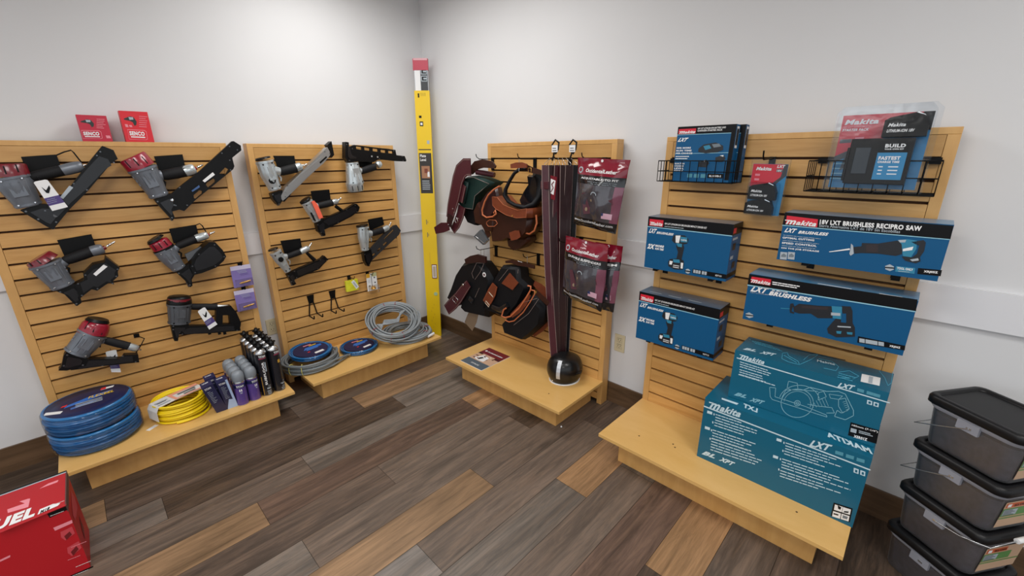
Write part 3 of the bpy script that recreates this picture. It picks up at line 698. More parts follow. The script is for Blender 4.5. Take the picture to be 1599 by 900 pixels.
# ---- two small red cartons on top of display 1
REDBX = mat('red_card', 'D8202E', .45); REDBX2 = mat('deep_red_card', 'BE1B38', .4); PINKL = mat('pink_print', 'E78C98', .5)
def small_red(c, TL, TR, BR, BL, label, m, sq, big):
    bl = PZ(1, *c(*BL), HT); n = .03; a = P(1, *c(*BL), -.0 ); b = P(1, *c(*BR), -.0)
    h = P(1, *c(*TL), 0).z - HT; w_ = (b-a).length
    M = DM[1] @ Matrix.Translation((a.x, 0, HT)) @ Matrix.Rotation(R(0), 4, 'Z')
    t = thing('small_red_carton', label, 'box', M, 'small red cartons on top of the left stand')
    k = MB(); k.box((0, 0, 0), (w_, .062, h), m)
    f = Face(k, M, 1, 0.0)
    C_ = lambda u, v: c(*tuple(TL[j]*(1-u)*(1-v)+TR[j]*u*(1-v)+BR[j]*u*v+BL[j]*(1-u)*v for j in (0, 1)))
    q = lambda pts, mm, l=1: f.poly([C_(*p) for p in pts], mm, l)
    gun = [(.06,.27),(.3,.17),(.42,.2),(.5,.34),(.47,.46),(.4,.5),(.36,.38),(.28,.34),(.08,.31)]
    q(gun, mat('print_dark_green','25302E',.5)); q([(.24,.2),(.4,.2),(.4,.28),(.26,.3)], GREYP, 2)
    y0 = .66
    q([(.02+big,y0-.03),(.62+big,y0-.03),(.68+big,y0+.02),(.68+big,.95),(.62+big,.98),(.02+big,.98)], PINKL); q([(.03+big,y0-.01),(.61+big,y0-.01),(.665+big,y0+.03),(.665+big,.94),(.61+big,.965),(.03+big,.965)], m, 2)
    f.text('SENCO', C_(.07+big,.84), C_(.6+big,.84), C_(.07+big,.69), WHITE, 3, .05)
    q([(.1+big,.87),(.6+big,.87),(.6+big,.91),(.1+big,.91)], WHITE, 3)
    f.lines(C_(.62,.16), C_(.93,.16), 6, (0, (C_(0,.2)[1]-C_(0,.13)[1])), PINKL, .9)
    if sq: q([(.8,.83),(.94,.83),(.96,.95),(.82,.95)], PINKL, 2)
    else: q([(.06,.46),(.16,.46),(.18,.56),(.08,.56)], PINKL, 2); q([(.2,.48),(.3,.48),(.32,.55),(.22,.55)], PINKL, 2)
    k.build('carton', t)
c = crop(110, 165, 11.42)
small_red(c, (118,160), (655,190), (750,605), (215,600), 'wider, deeper red carton, left one of two on top of the left stand', REDBX2, True, 0)
small_red(c, (890,90), (1405,130), (1495,630), (990,610), 'taller bright red carton, right one of two on top of the left stand', REDBX, False, .1)

# ---- coils of hose
def ringpts(cx, cy, z, r, n=48, el=1., ph=0, wob=0.):
    return [(cx+math.cos(2*math.pi*k/n)*r*(1+wob*math.sin(3*2*math.pi*k/n+ph)), cy+math.sin(2*math.pi*k/n)*r*el*(1+wob*math.sin(3*2*math.pi*k/n+ph)), z+ (wob*.08)*math.sin(2*2*math.pi*k/n+ph*2)) for k in range(n)]
def spiral(layers, r_out, dr, cols, dz, z0, cx, cy, n=40, wob=.01):
    pts = []
    for l in range(layers):
        for j in range(cols):
            rj = r_out-dr*(j if l % 2 == 0 else cols-1-j)
            for k in range(n):
                f = k/n; rr_ = rj-(dr*f if cols > 1 and j < cols-1 else 0)*(1 if l % 2 == 0 else -1)
                a = 2*math.pi*f; zz = z0+dz*l+(dz*f if j == cols-1 else 0)
                rr_ *= 1+wob*math.sin(2*a+l*1.7+j); pts.append((cx+math.cos(a)*rr_, cy+math.sin(a)*rr_, zz))
    return pts
BLUEH = mat('blue_hose_pvc', '1C69A4', .22, coat=.4); WRAP = film('clear_shrink_wrap', 'F4F8FC', .02, .6)
NAVY = mat('navy_card', '171E48', .4, spec=.35); NAVY2 = mat('royal_blue_card', '1F6CC4', .35); YPR = mat('yellow_print', 'E0B92E', .5)
def wrapped_coil(cx, cy, z0, label, top, R0=.168, H=.1, M0=None, tilt=0):
    M = DM[1] @ Matrix.Translation((cx, -cy, z0)) @ Matrix.Rotation(R(tilt), 4, 'X')
    t = thing('air_hose_coil', label, 'hose', M, 'blue shrink-wrapped hose coils')
    r = .0085; L = 6
    MB().tube(spiral(L, R0-r, .0168, 3, (H-2*r)/(L-1)*.97, r, 0, 0), r, BLUEH, 8).build('hose', t)
    k = MB(); prof = [(R0*.96, -.0), (R0+.002, .012), (R0+.004, H*.5), (R0+.002, H-.008), (R0*.95, H+.003)]
    k.lathe(prof, (0, 0, .001), WRAP, 36, caps=False); k.build('shrink_wrap', t)
    k = MB(); rd = R0*.93
    k.lathe([(rd, 0), (rd, .002), (rd*.6, .0022)], (0, 0, H+.001), NAVY, 40)
    def pz(pts, m, l=1): k.add([(x*rd, y*rd, H+.0032+.0004*l) for x, y in pts], [tuple(range(len(pts)))], m)
    def tx(s, x, y, w_, h, m, sh=.0, l=3):
        vs, fs = glyphs(s, .03, sh); k.add([((x+w_*v[0])*rd, (y+h*v[1])*rd, H+.0032+.0004*l) for v in vs], fs, m)
    if top:
        pz([(-.55,-.1),(.3,.1),(.6,.35),(.1,.32),(-.5,.05)], NAVY2); pz([(-.4,-.35),(.2,-.2),(.1,-.1),(-.4,-.22)], mat('mid_blue_print','3C6CB4',.4))
        tx('FLEXEEL', .0, .12, .62, .17, YPR, .3)
        for y in (-.02, -.13, -.24): pz([(-.3,y-.05),(.32,y-.05),(.34,y),(-.28,y)], GREYP, 2)
        pz([(-.98,-.2),(-.62,-.42),(-.56,-.27),(-.93,-.03)], WHITE, 2)
        pz([(.32,.55),(.62,.55),(.66,.68),(.36,.7)], WHITE, 2); pz([(.3,.56),(.44,.56),(.46,.72),(.34,.72)], REDBX, 3)
        pz([(-.62,.0),(-.5,.0),(-.46,.12),(-.58,.1)], REDBX, 3)
    k.build('round_label', t)
    return t
wrapped_coil(.152, .20, ZS, 'blue shrink-wrapped hose coil lying directly on the shelf, lower of the two', False, R0=.172)
wrapped_coil(.150, .198, ZS+.107, 'blue shrink-wrapped hose coil with a navy round label, upper of the two', True, R0=.170)
# yellow cord
YELC = mat('yellow_cord', 'EFD013', .35)
M = DM[1] @ Matrix.Translation((.49, -.24, ZS)); t = thing('extension_cord_coil', 'bright yellow extension cord coil with a cardboard sleeve on the left shelf', 'extension cord', M)
k = MB(); k.tube(spiral(6, .120, .0125, 3, .0172, .0075, 0, 0, 36, .03), .0062, YELC, 8)
k.tube([(.118*math.cos(a)+.01, .122*math.sin(a)-.01, .008+.002*math.sin(3*a)) for a in [R(-115+6*j) for j in range(25)]], .0068, YELC, 8); k.build('cord', t)
SLV = mat('cord_sleeve_white', 'D9D7D4', .5); SALM = mat('salmon_print', 'E59A80', .5)
k = MB(); W2 = .045; d = V((.94, .34, 0)).normalized(); e = V((-d.y, d.x, 0))
path = [d*-.132+V((0,0,.03)), d*-.131+V((0,0,.085)), d*-.118+V((0,0,.109)), d*-.04+V((0,0,.112)), d*.05+V((0,0,.112)), d*.118+V((0,0,.109)), d*.132+V((0,0,.09))]
path = [p+e*.0 for p in path]
k.strip(path, e*(2*W2), .0012, SLV)
def onslv(a0, a1, b0, b1, m, l=1): k.add([tuple(d*x+e*y+V((0, 0, .1135+.0004*l))) for x, y in ((a0,b0),(a1,b0),(a1,b1),(a0,b1))], [(0,1,2,3)], m)
onslv(-.035, .115, -.044, -.032, SALM); onslv(-.035, .115, .02, .044, SALM); onslv(-.035, -.02, -.032, .02, SALM)
onslv(.0, .09, -.004, .012, DGREY); onslv(.02, .08, -.026, -.014, DGREY); onslv(-.11, -.05, .0, .012, GREYP); onslv(-.105, -.06, -.006, .0, DGREY); onslv(-.11,-.05,-.03,-.02,GREYP)
k.build('cardboard_sleeve', t)
k = MB(); k.box((0,0,0),(.05,.022,.001), WHITE); k.build('price_slip', None); o = bpy.data.objects['price_slip']
tag(o, 'small white paper slip on the shelf edge beside the yellow cord', 'paper', DM[1] @ Matrix.Translation((.335, -.325, ZS+.0002)) @ Matrix.Rotation(R(35), 4, 'Z'))

# ---- navy tubs leaning, purple cans, tall cans
NAVYM = mat('navy_wrap', '25264A', .35, noise=.25, nscale=50); ICE = mat('ice_blue_print', 'A9C0E4', .4)
def tub(cx, cy, tx, ty, label, ice):
    M = DM[1] @ Matrix.Translation((cx, -cy, ZS)) @ Matrix.Rotation(R(tx), 4, 'X') @ Matrix.Rotation(R(ty), 4, 'Y')
    t = thing('caulk_carton', label, 'box', M, 'navy cartons leaning beside the cans')
    k = MB(); s = .0265; k.box((-s, -s, 0), (s, s, .2), NAVYM)
    vs, fs = glyphs('TITAN', .03)
    k.add([(-s+.008+.03*v[0], -s-.0006, .178+.012*v[1]) for v in vs], fs, WHITE); k.add([(-s+.008+.03*v[0], -s+.03+.01*v[1], .2006) for v in vs], fs, WHITE)
    for j in range(9): k.box((-s+.012, -s-.0005, .16-.01*j), (-s+.012+random.uniform(.012,.025), -s, .1618-.01*j), GREYP)
    if ice: k.prism([(-s,.0),(s,.0),(s,.085),(s-.01,.06),(-.002,.07),(-s+.006,.02)], -s-.0004, -s, ICE); k.box((s-.011,-s-.0006,.0),(s,-s,.2), ICE)
    k.build('carton', t, bevel=.003); return t
tub(.652, .362, 9, -13, 'plain navy carton leaning left beside the yellow cord', False)
tub(.703, .362, 9, -8, 'navy carton with an icy white lower half, leaning against the purple cans', True)
tub(.668, .292, 6, -9, 'dark navy carton half hidden behind the two leaning cartons', False)
GCAP = mat('smoky_grey_cap', '858B92', .35, alpha=.93); PURC = mat('purple_can', '57418C', .28, .15, noise=.2, nscale=40, coat=.4)
TINR = mat('tin_rim', 'C9CACC', .22, .9)
def can(cx, cy, label, rz):
    t = thing('spray_foam_can', label, 'can', DM[1] @ Matrix.Translation((cx, -cy, ZS)) @ Matrix.Rotation(R(rz), 4, 'Z'), 'purple cans with grey caps')
    r = .0305
    k = MB(); k.lathe([(r-.002, 0), (r, .003), (r, .006)], (0,0,0), TINR, 24); k.lathe([(r, .006), (r, .142)], (0,0,0), PURC, 24, caps=False); k.lathe([(r, .142), (r+.001, .147), (r-.004, .156)], (0,0,0), TINR, 24)
    vs, fs = glyphs('TITAN', .03)
    def wrap(x, z): a = x/r; return (math.sin(a)*(r+.0006), -math.cos(a)*(r+.0006), z)
    k.add([wrap(-.019+.038*v[0], .118+.013*v[1]) for v in vs], fs, WHITE)
    k.lathe([(r+.0003, .114), (r+.0003, .135)], (0,0,0), NAVY, 24, caps=False)
    for (a, b, z, h, m) in ((-.007,.007,.092,.014,WHITE), (-.004,.006,.08,.006,GREYP), (-.015,.015,.02,.03,PURP)):
        k.add([wrap(a, z), wrap(b, z), wrap(b, z+h), wrap(a, z+h)], [(0,1,2,3)], m)
    k.build('can', t)
    MB().lathe([(r-.001, .152), (r+.001, .158), (r+.0015, .18), (r-.001, .194), (r*.8, .205), (r*.45, .212), (.003, .214)], (0,0,0), GCAP, 24).build('cap', t)
row = ['front', 'second', 'third', 'back']
for j in range(4):
    can(.757, .385-.066*j, 'purple can with a grey cap, left column, %s row of the eight' % row[j], -8)
    can(.822, .378-.066*j, 'purple can with a grey cap, right column, %s row of the eight' % row[j], 22)
BLKC = mat('black_gloss_can', '15161D', .25, coat=.3); MAGP = mat('magenta_print', '8E2F4C', .4); GOLD = mat('gold_print', 'C99A3A', .4)
def tall(cx, cy, label, rz, full):
    t = thing('adhesive_can', label, 'can', DM[1] @ Matrix.Translation((cx, -cy, ZS)) @ Matrix.Rotation(R(rz), 4, 'Z'), 'tall black cans')
    r = .0315; k = MB()
    k.lathe([(r-.002, 0), (r, .003), (r, .006)], (0,0,0), TINR, 24); k.lathe([(r, .006), (r, .272)], (0,0,0), BLKC, 24, caps=False)
    k.lathe([(r, .272), (r+.001, .276), (r*.8, .29), (r*.5, .297)], (0,0,0), TINR, 24)
    def wrap(x, z): a = x/r; return (math.sin(a)*(r+.0006), -math.cos(a)*(r+.0006), z)
    def pat(a, b, z, h, m, s=6):
        vs = []
        for q in range(s+1): x = a+(b-a)*q/s; vs += [wrap(x, z), wrap(x, z+h)]
        k.add(vs, [(2*q, 2*q+2, 2*q+3, 2*q+1) for q in range(s)], m)
    vs, fs = glyphs('TITAN', .03); k.add([wrap(-.018+.036*v[0], .252+.014*v[1]) for v in vs], fs, WHITE)
    pat(-.02, .02, .243, .006, MAGP)
    if full:
        vs, fs = glyphs('SUBFLOOR', .035); k.add([wrap(.003-.012*v[1], .075+.15*v[0]) for v in vs], fs, WHITE)
        pat(.006, .012, .16, .06, GREYP); pat(-.026, -.023, .01, .12, GOLD)
    else: pat(-.006, .01, .19, .02, GOLD); pat(.028, .032, .05, .19, GOLD, 2)
    for z in (.012, .022, .032, .046, .052): pat(-.012+random.uniform(0,.008), .016, z, .004, GREYP)
    pat(.002, .018, .06, .012, DGREY)
    k.build('can', t)
    k = MB(); k.lathe([(.013, .294), (.013, .306), (.017, .308), (.017, .322), (.009, .326), (.008, .334)], (0,0,0), BLK, 16); k.box((-.022,-.007,.314),(.024,.007,.322), BLK); k.build('valve', t)
rw = ['front', 'second', 'third', 'fourth', 'back']
for j in range(5):
    tall(.893-.002*j, .372-.068*j, 'tall black can with a silver shoulder, left column, %s row' % rw[j], -2, True)
    tall(.961-.002*j, .368-.068*j, 'tall black can with a silver shoulder, right column, %s row' % rw[j], 26, False)

# ---- hoses on display 2
GREYH = mat('grey_hose', '757C80', .38); GREYH2 = mat('light_grey_hose', '8C9296', .38); TIE = mat('yellow_tie', 'D8D070', .5); RTIE = mat('red_band_tie', 'A03A44', .5)
def ties(t, R0, w_, H, angs, m, name='tie'):
    for a in angs:
        k = MB(); c_, s_ = math.cos(a), math.sin(a); pts = []
        for b in range(12):
            q = 2*math.pi*b/12; rr_ = R0-w_/2+math.cos(q)*(w_/2+.004); z = H/2+math.sin(q)*(H/2+.004); pts.append((rr_*c_, rr_*s_, z))
        k.tube(pts, .0022, m, 6, closed=True); k.build(name, next((o for o in t.children if o.name.startswith('hose')), t))
M = DM[2] @ Matrix.Translation((.105, -.17, ZS)) @ Matrix.Rotation(R(-2), 4, 'X')
t = thing('hose_coil', 'grey hose coil with yellow ties overhanging the left end of the middle shelf', 'hose', M, 'grey hose coils')
k = MB(); k.tube(spiral(4, .178, .0160, 3, .0160, .0075, 0, 0, 44, .02), .0072, GREYH, 8)
k.tube([(.16, -.05, .06), (.12, -.12, .066), (.02, -.165, .06), (-.06, -.16, .05)], .007, GREYH, 8)
k.tube([(-.02,-.172,.01),(.08,-.165,.012),(.18,-.12,.012),(.225,-.085,.01)], .0072, GREYH, 8)
k.build('hose', t); ties(t, .182, .034, .07, [R(95), R(232), R(205)], TIE)
MB().tube([(-.05,-.165,.045),(.06,-.168,.045),(.16,-.135,.035),(.225,-.1,.02)], .0072, GREYH, 8).build('loose_end', t)
for (x, y) in ((.232,-.082),(.232,-.097)): MB().tube([(x-.01,y-.004,.012),(x+.012,y+.006,.012)], .009, CHRO, 10).build('coupling', t)
def disc_pack(M, label, Rd, H, ir):
    t = thing('flat_hose_pack', label, 'hose', M, 'flat blue hose packs')
    MB().tube(spiral(2, Rd-.006, .012, 3, .013, .0065, 0, 0, 40, .015), .006, BLUEH, 8).build('hose', t)
    k = MB(); rd = Rd*.8; k.lathe([(rd, 0), (rd, .002)], (0,0,H), NAVY, 36)
    pz = lambda pts, m, l=1: k.add([(x*rd, y*rd, H+.0022+.0004*l) for x, y in pts], [tuple(range(len(pts)))], m)
    pz([(-.4,.05),(.75,.15),(.8,.4),(-.2,.35)], NAVY2); pz([(-.3,-.1),(.5,.0),(.5,.12),(-.2,.05)], mat('mid_blue_print','3C6CB4',.4), 2); pz([(.0,-.75),(.58,-.68),(.55,-.45),(.0,-.55)], WHITE, 2)
    pz([(-.2,.6),(.3,.62),(.3,.72),(-.2,.7)], PINKL, 2); pz([(.1,.45),(.55,.48),(.55,.58),(.1,.55)], YPR, 2); pz([(-.3,-.35),(-.15,-.35),(-.15,-.25),(-.3,-.25)], REDBX, 2)
    k.build('card', t)
    k = MB(); k.lathe([(Rd*.97, 0), (Rd+.002, .008), (Rd+.002, H-.004), (Rd*.9, H+.005)], (0,0,.0005), WRAP, 32, caps=False); k.build('shrink_wrap', t)
disc_pack(DM[2] @ Matrix.Translation((.118, -.165, ZS+.077)) @ Matrix.Rotation(R(3), 4, 'X'), 'flat shrink-wrapped blue hose pack lying inside the top of the grey coil', .138, .027, 0)
disc_pack(DM[2] @ Matrix.Translation((.455, -.185, ZS)), 'flat shrink-wrapped blue hose pack lying alone between the grey coils', .135, .03, 0)
M = DM[2] @ Matrix.Translation((.842, -.235, ZS))
t = thing('hose_coil', 'light grey hose coil with red bands lying flat under the leaning one', 'hose', M, 'grey hose coils')
MB().tube(spiral(3, .188, .0175, 4, .0168, .0075, 0, 0, 44, .045), .0067, GREYH2, 8).build('hose', t); ties(t, .186, .05, .05, [R(20), R(-60), R(-20)], RTIE)
MB().tube([(.07,-.185,.02),(.1,-.18,.02),(.135,-.17,.022)], .01, WHITE, 10).build('coupling', t)
M = DM[2] @ Matrix.Translation((.742, -.205, ZS+.115)) @ Matrix.Rotation(R(24), 4, 'X') @ Matrix.Rotation(R(-6), 4, 'Y')
t = thing('hose_coil', 'light grey hose coil with red bands, leaning on top of the flat one', 'hose', M, 'grey hose coils')
k = MB(); k.tube(spiral(4, .198, .0172, 4, .0165, .0075, 0, 0, 44, .045), .0067, GREYH2, 8)
for j in range(4): k.tube([(-.13, .02*j-.04, .04), (-.06, .03-.015*j, .045), (.02, -.01-.01*j, .05), (.09, .03+.006*j, .05), (.135, .05, .05)], .0068, GREYH2, 8)
k.build('hose', t); ties(t, .2, .05, .065, [R(85), R(55), R(190), R(235), R(262)], RTIE)

# ---- long yellow level in the corner
YLV = mat('yellow_anodised', 'EAC410', .38); ALU = mat('grey_aluminium', 'BFC3C8', .35, .6)
bot = hit(Matrix.Identity(4), 679, 528, 2, 0); fd = V((-.72, -.694, 0)).normalized(); rt_ = V((-fd.y, fd.x, 0)); rt_ = rt_ if rt_.dot(rgt) > 0 else -rt_
bot = V((-.150, -.150, 0))
def lev_frame():
    B = hit(Matrix.Translation((-.155, -.155, 0)) @ Matrix((rt_, -fd, V((0,0,1)))).transposed().to_4x4(), 679, 528, 1, 0)
    return B
F0 = Matrix.Translation((-.165, -.165, 0)) @ Matrix((rt_, -fd, V((0, 0, 1)))).transposed().to_4x4()
pb = hit(F0, 679.5, 527, 1, 0); pt_ = hit(F0, 659, 142, 1, .06)
base = F0 @ V((pb.x, 0, 0)); top_ = F0 @ V((pt_.x, .06, pt_.z))
zax = (top_-base).normalized(); xax = rt_-zax*rt_.dot(zax); xax.normalize(); yax = zax.cross(xax)
ML = Matrix.Translation(base) @ Matrix((xax, yax, zax)).transposed().to_4x4()
LL = (top_-base).length
t = thing('plate_level', 'tall yellow plate level with a red end cap, standing in the room corner', 'level', ML)
hw = .058
k = MB(); k.box((-hw, -.014, 0), (hw, .014, LL), YLV); 
f = Face(k, ML, 1, -.014)
c = crop(630, 80, 4.0875)
k.box((-hw*.55,-.0145,LL-.55*.36),(-hw*.2,-.014,LL-.5*.36+.0), BLK)
def onl(x0, x1, z0, z1, m, l=1): k.add([(x0*hw,-.014-.0005*l,z0),(x1*hw,-.014-.0005*l,z0),(x1*hw,-.014-.0005*l,z1),(x0*hw,-.014-.0005*l,z1)], [(0,1,2,3)], m)
def lz(px, py): return hit(ML, px, py, 1, -.014)
def onpx(pts, m, l=1):
    q = [lz(*p) for p in pts]; k.add([(a.x, -.014-.0005*l, a.z) for a in q], [(0,1,2,3)], m)
z1, z2 = lz(665, 233).z, lz(668, 302).z
onl(-.85, .85, z2, z1, mat('charcoal_label','2E2A28',.5)); onl(-.85, .85, z1-.03, z1-.008, YLV, 2)
tan = mat('photo_print_tan','A87858',.5); onl(-.6, .55, z2+.12, z1-.13, tan, 2); onl(-.2, .25, z2+.16, z1-.15, mat('photo_print_rust','7C3B28',.5), 3); onl(.2, .5, z2+.13, z2+.17, WHITE, 3)
for j in range(5): onl(-.6, .5-.1*random.random(), z2+.03+.016*j, z2+.037+.016*j, GREYP, 2)
vs, fs = glyphs('Plate', .03); k.add([(hw*(-.7+.8*v[0]), -.0152, z1-.062+.022*v[1]) for v in vs], fs, WHITE)
vs, fs = glyphs('Level', .03); k.add([(hw*(-.7+.8*v[0]), -.0152, z1-.092+.022*v[1]) for v in vs], fs, WHITE)
za = lz(657, 193).z; onl(-.5, -.02, za-.02, za+.015, BLK, 1); onl(-.4, -.12, za-.012, za+.006, WHITE, 2)
za = lz(668, 222).z; onl(.35, .7, za-.014, za+.012, GREYP, 1)
onl(-.55, -.35, LL-.05, LL-.02, BLK); 
for j in range(3): onl(-.1+.25*j, -.06+.25*j, LL-.04, LL-.015, BLK)
for (za, x0) in ((lz(676,345).z, -.35), (lz(677,365).z, -.3)): onl(x0, x0+.1, za-.03, za+.01, DGREY); onl(x0+.2, x0+.26, za-.02, za+.0, DGREY)
za = lz(678,400).z; onl(-.12,-.07,za-.1,za+.03,GOLD)
for j in range(9): onl(-.3+.22*(j%3), -.24+.22*(j%3), .05+.03*j, .062+.03*j, GOLD)
lb_ = k.build('body', t, bevel=.002)
zc = lz(680, 424).z
k = MB(); k.box((hw*.1, -.018, zc-.062), (hw*.85, -.013, zc+.062), REDC); k.box((hw*.18, -.0195, zc-.055), (hw*.77, -.016, zc+.055), WHITE); k.box((hw*.28, -.0215, zc-.046), (hw*.68, -.018, zc+.046), mat('vial_glass','B9A894',.15)); k.build('vial_window', lb_)
zc2 = lz(683, 459).z; MB().lathe([(.016,0),(.016,.004)], (hw*.5,-.014,zc2), mat('sage_disc','A9C39A',.4), 16, Matrix.Rotation(R(90),3,'X')).build('round_vial', lb_)
ze = hit(ML, 656, 92, 1, 0).z
k = MB(); k.box((-hw*.86, -.009, LL-.1), (hw*.92, .011, ze-.08), ALU); k.box((-hw*.8, -.0096, LL+.001), (-hw*.1, -.009, ze-.082), WHITE); k.box((-hw*.08, -.0096, LL+.001), (hw*.88, -.009, ze-.082), mat('charcoal_print','35373C',.5))
for z in (LL+(ze-LL)*.38, LL+(ze-LL)*.6):
    k.box((0, -.0102, z-.02), (hw*.8, -.0096, z+.02), GREYP); k.box((hw*.1, -.0106, z-.014), (hw*.72, -.0100, z+.014), BLK); k.box((hw*.3, -.011, z-.006), (hw*.72, -.0104, z+.006), GREYP)
ext_ = k.build('extension', t)
k = MB(); k.box((-hw*1.0, -.012, ze-.08), (hw*.98, .014, ze), mat('red_end_cap', 'B8334A', .4)); k.box((-hw*.9,-.013,ze-.012),(hw*.9,.014,ze+.003), mat('pink_edge','D9A0A8',.4)); k.build('end_cap', ext_)

# ---- electrical outlets
IVO = mat('ivory_plastic', 'CFC4A4', .4)
def outlet(M, label, name='wall_outlet'):
    t = thing(name, label, 'outlet', M)
    k = MB(); k.box((-.035, -.006, -.0575), (.035, 0, .0575), IVO); cp = k.build('cover_plate', t, bevel=.002)
    for z in (-.02, .02):
        k = MB(); k.rbox((-.017, -.008, z-.013), (.017, -.005, z+.013), .004, IVO); k.box((-.009,-.0084,z-.002),(-.006,-.0079,z+.007), BLK); k.box((.006,-.0084,z-.002),(.009,-.0079,z+.006), BLK); k.lathe([(.0025,0),(.0025,.0004)],(0,-.008,z-.008),BLK,8,Matrix.Rotation(R(90),3,'X')); k.build('socket', cp)
outlet(Matrix.Translation((0, -1.92, .424)) @ Matrix.Rotation(R(-90), 4, 'Z'), 'ivory wall outlet between the belt stand and the blue carton stand')
outlet(Matrix.Translation((-1.405, 0, .412)), 'ivory wall outlet mostly hidden in the gap beside the tall black cans')
# small bright bead on the floor
p = hit(Matrix.Identity(4), 876.5, 667.5, 2, 0)
k = MB(); k.lathe([(.0025, 0), (.005, .002), (.0052, .005), (.003, .0085), (.0005, .0095)], (0, 0, 0), WHITE, 12)
tag(k.build('floor_bead'), 'tiny white bead on the planks by the belt stand corner', 'bead', Matrix.Translation((p.x, p.y, 0)))
# red carton bottom left
RB = mat('red_carton', 'B01822', .42, spec=.35); RBT = mat('red_carton_top', 'CF2431', .4, coat=.2)
H = .312; ML2 = Matrix.Translation((-2.458, -1.052, 0)) @ Matrix.Rotation(R(-1), 4, 'Z')
t = thing('red_tool_carton', 'large glossy red tool carton with white lettering on the floor at the left edge', 'box', ML2)
k = MB(); k.box((-.56, 0, 0), (0, .252, H), RB)
k.box((-.56, .244, H-.004), (.001, .2545, H+.0012), BLK); k.box((-.56, .238, H), (0, .244, H+.001), GREYP); k.box((-.002,-.001,H-.03),(.0012,.253,H+.0008), mat('worn_card_edge','5A3A38',.6)); 
f = Face(k, ML2, 2, H, sgn=1); c = crop(0, 730, 5.294)
f.poly([c(325,180), c(400,135), c(485,105), c(475,125)], PINKL)
f.poly([c(0,545), c(545,318), c(550,300), c(0,520)], RB)
f.poly([c(65,380), c(235,330), c(250,260), c(230,262), c(160,285), c(205,300), c(60,350)], PINKL)
f.poly([c(310,395), c(480,320), c(500,298), c(440,305), c(330,350)], WHITE, 2)
f.text('M18', c(330,388), c(410,352), c(335,362), BLK, 3, .05, .2)
f.text('FUEL', c(-190,590), c(290,405), c(-175,500), WHITE, 3, .06, .25)
f2 = Face(k, ML2, 1, 0)
f2.poly([c(390,385), c(545,322), c(560,350), c(410,418)], BLK, 2); f2.lines(c(415,405), c(535,360), 2, (0, -16), WHITE, .7, 3, .1)
f2.poly([c(440,500), c(595,435), c(600,460), c(455,525)], PINKL, 2); f2.poly([c(0,765), c(85,725), c(85,742), c(0,782)], PINKL, 2)
DR = mat('dark_red_print', '6A0C14', .5); MR = mat('mid_red_print', 'C2414A', .5)
for (a, b) in (((500,560),(625,520)), ((555,690),(680,640))):
    f2.poly([c(a[0],a[1]-25), c(b[0]-30,b[1]-30), c(b[0]-5,b[1]+25), c(a[0]+40,a[1]+45), c(a[0]+5,a[1]+20)], MR, 2); f2.poly([c(a[0]+30,a[1]+10), c(b[0]-50,b[1]+10), c(b[0]-30,b[1]+35), c(a[0]+50,a[1]+40)], DR, 3)
f2.lines(c(560,770), c(700,715), 2, (5, -20), PINKL, .8, 3)
f2.poly([c(560,905), c(770,815), c(775,850), c(600,925)], BLK, 2); f2.lines(c(600,900), c(735,845), 2, (5, -14), WHITE, .7, 3, .1)
f3 = Face(k, ML2, 0, 0, sgn=1)
f3.poly([c(585,200), c(610,240), c(640,330), c(620,440), c(600,400), c(590,300)], MR, 2)
f3.poly([c(650,400), c(690,500), c(700,600), c(670,500)], DR, 2)
k.build('carton', t)

# ================================================================= leather goods on display 3
MAR = mat('maroon_leather', '481B24', .34, bump=.3, noise=.2, nscale=30); MARD = mat('dark_maroon_leather', '2B1013', .4, noise=.15, nscale=30)
BRN = mat('dark_brown_leather', '35180F', .38, bump=.3, noise=.3, nscale=30); TAN = mat('russet_leather', '74371F', .4, bump=.3, noise=.3, nscale=30)
ORR = mat('orange_edge_leather', 'BE6A42', .45); GRN = mat('dark_green_nylon', '142E2A', .6, spec=.3, bump=.3, nscale=120); NYL = mat('black_nylon', '0D0E12', .6, spec=.25, bump=.3, nscale=120)
STI = mat("pale_stitching", "A8958E", .6); GLB = mat('glossy_black_leather', '121318', .2, coat=.5); RAWL = mat('raw_suede', '8A7660', .8)
def Q(x, y, n, cc): return P(3, *cc(x, y), n)
c = crop(670, 230, 5.294)
def pegp(u, z, L, label):
    a = V((u, 0, z)); t = thing('peg_hook', label, 'hook', frame_at(3, a), 'peg hooks on the leather goods stand')
    MB().box((u-.012, -.006, z-.075), (u+.012, .004, z+.006), BLKM).build('back_plate', t, a)
    MB().tube([a+V((0,-.004,-.004)), a+V((0,-L*.85,-.002)), a+V((0,-L,.012)), a+V((0,-L-.006,.03))], .0028, BLKM, 8).build('wire', t, a)
Z1, Z9 = HT-.0233-.0762, HT-.0233-.0762*9
pegp(.0500, Z1, .15, 'peg hook carrying the maroon and green tool belt, upper left of the leather stand')
pegp(.43, Z1, .16, 'peg hook carrying the brown tool belt with the big loop')
pegp(.70, Z1, .16, 'peg hook carrying the hanging leather belts')
pegp(.93, Z1, .22, 'peg hook carrying the upper maroon zip bag')
pegp(.068, Z9, .19, 'peg hook carrying the black pouch with the white badge, lower left')
pegp(.467, Z9, .15, 'peg hook carrying the black pouch with tan trim, lower middle')
pegp(.80, Z9+.0762*2, .22, 'peg hook carrying the two lower zip bags')

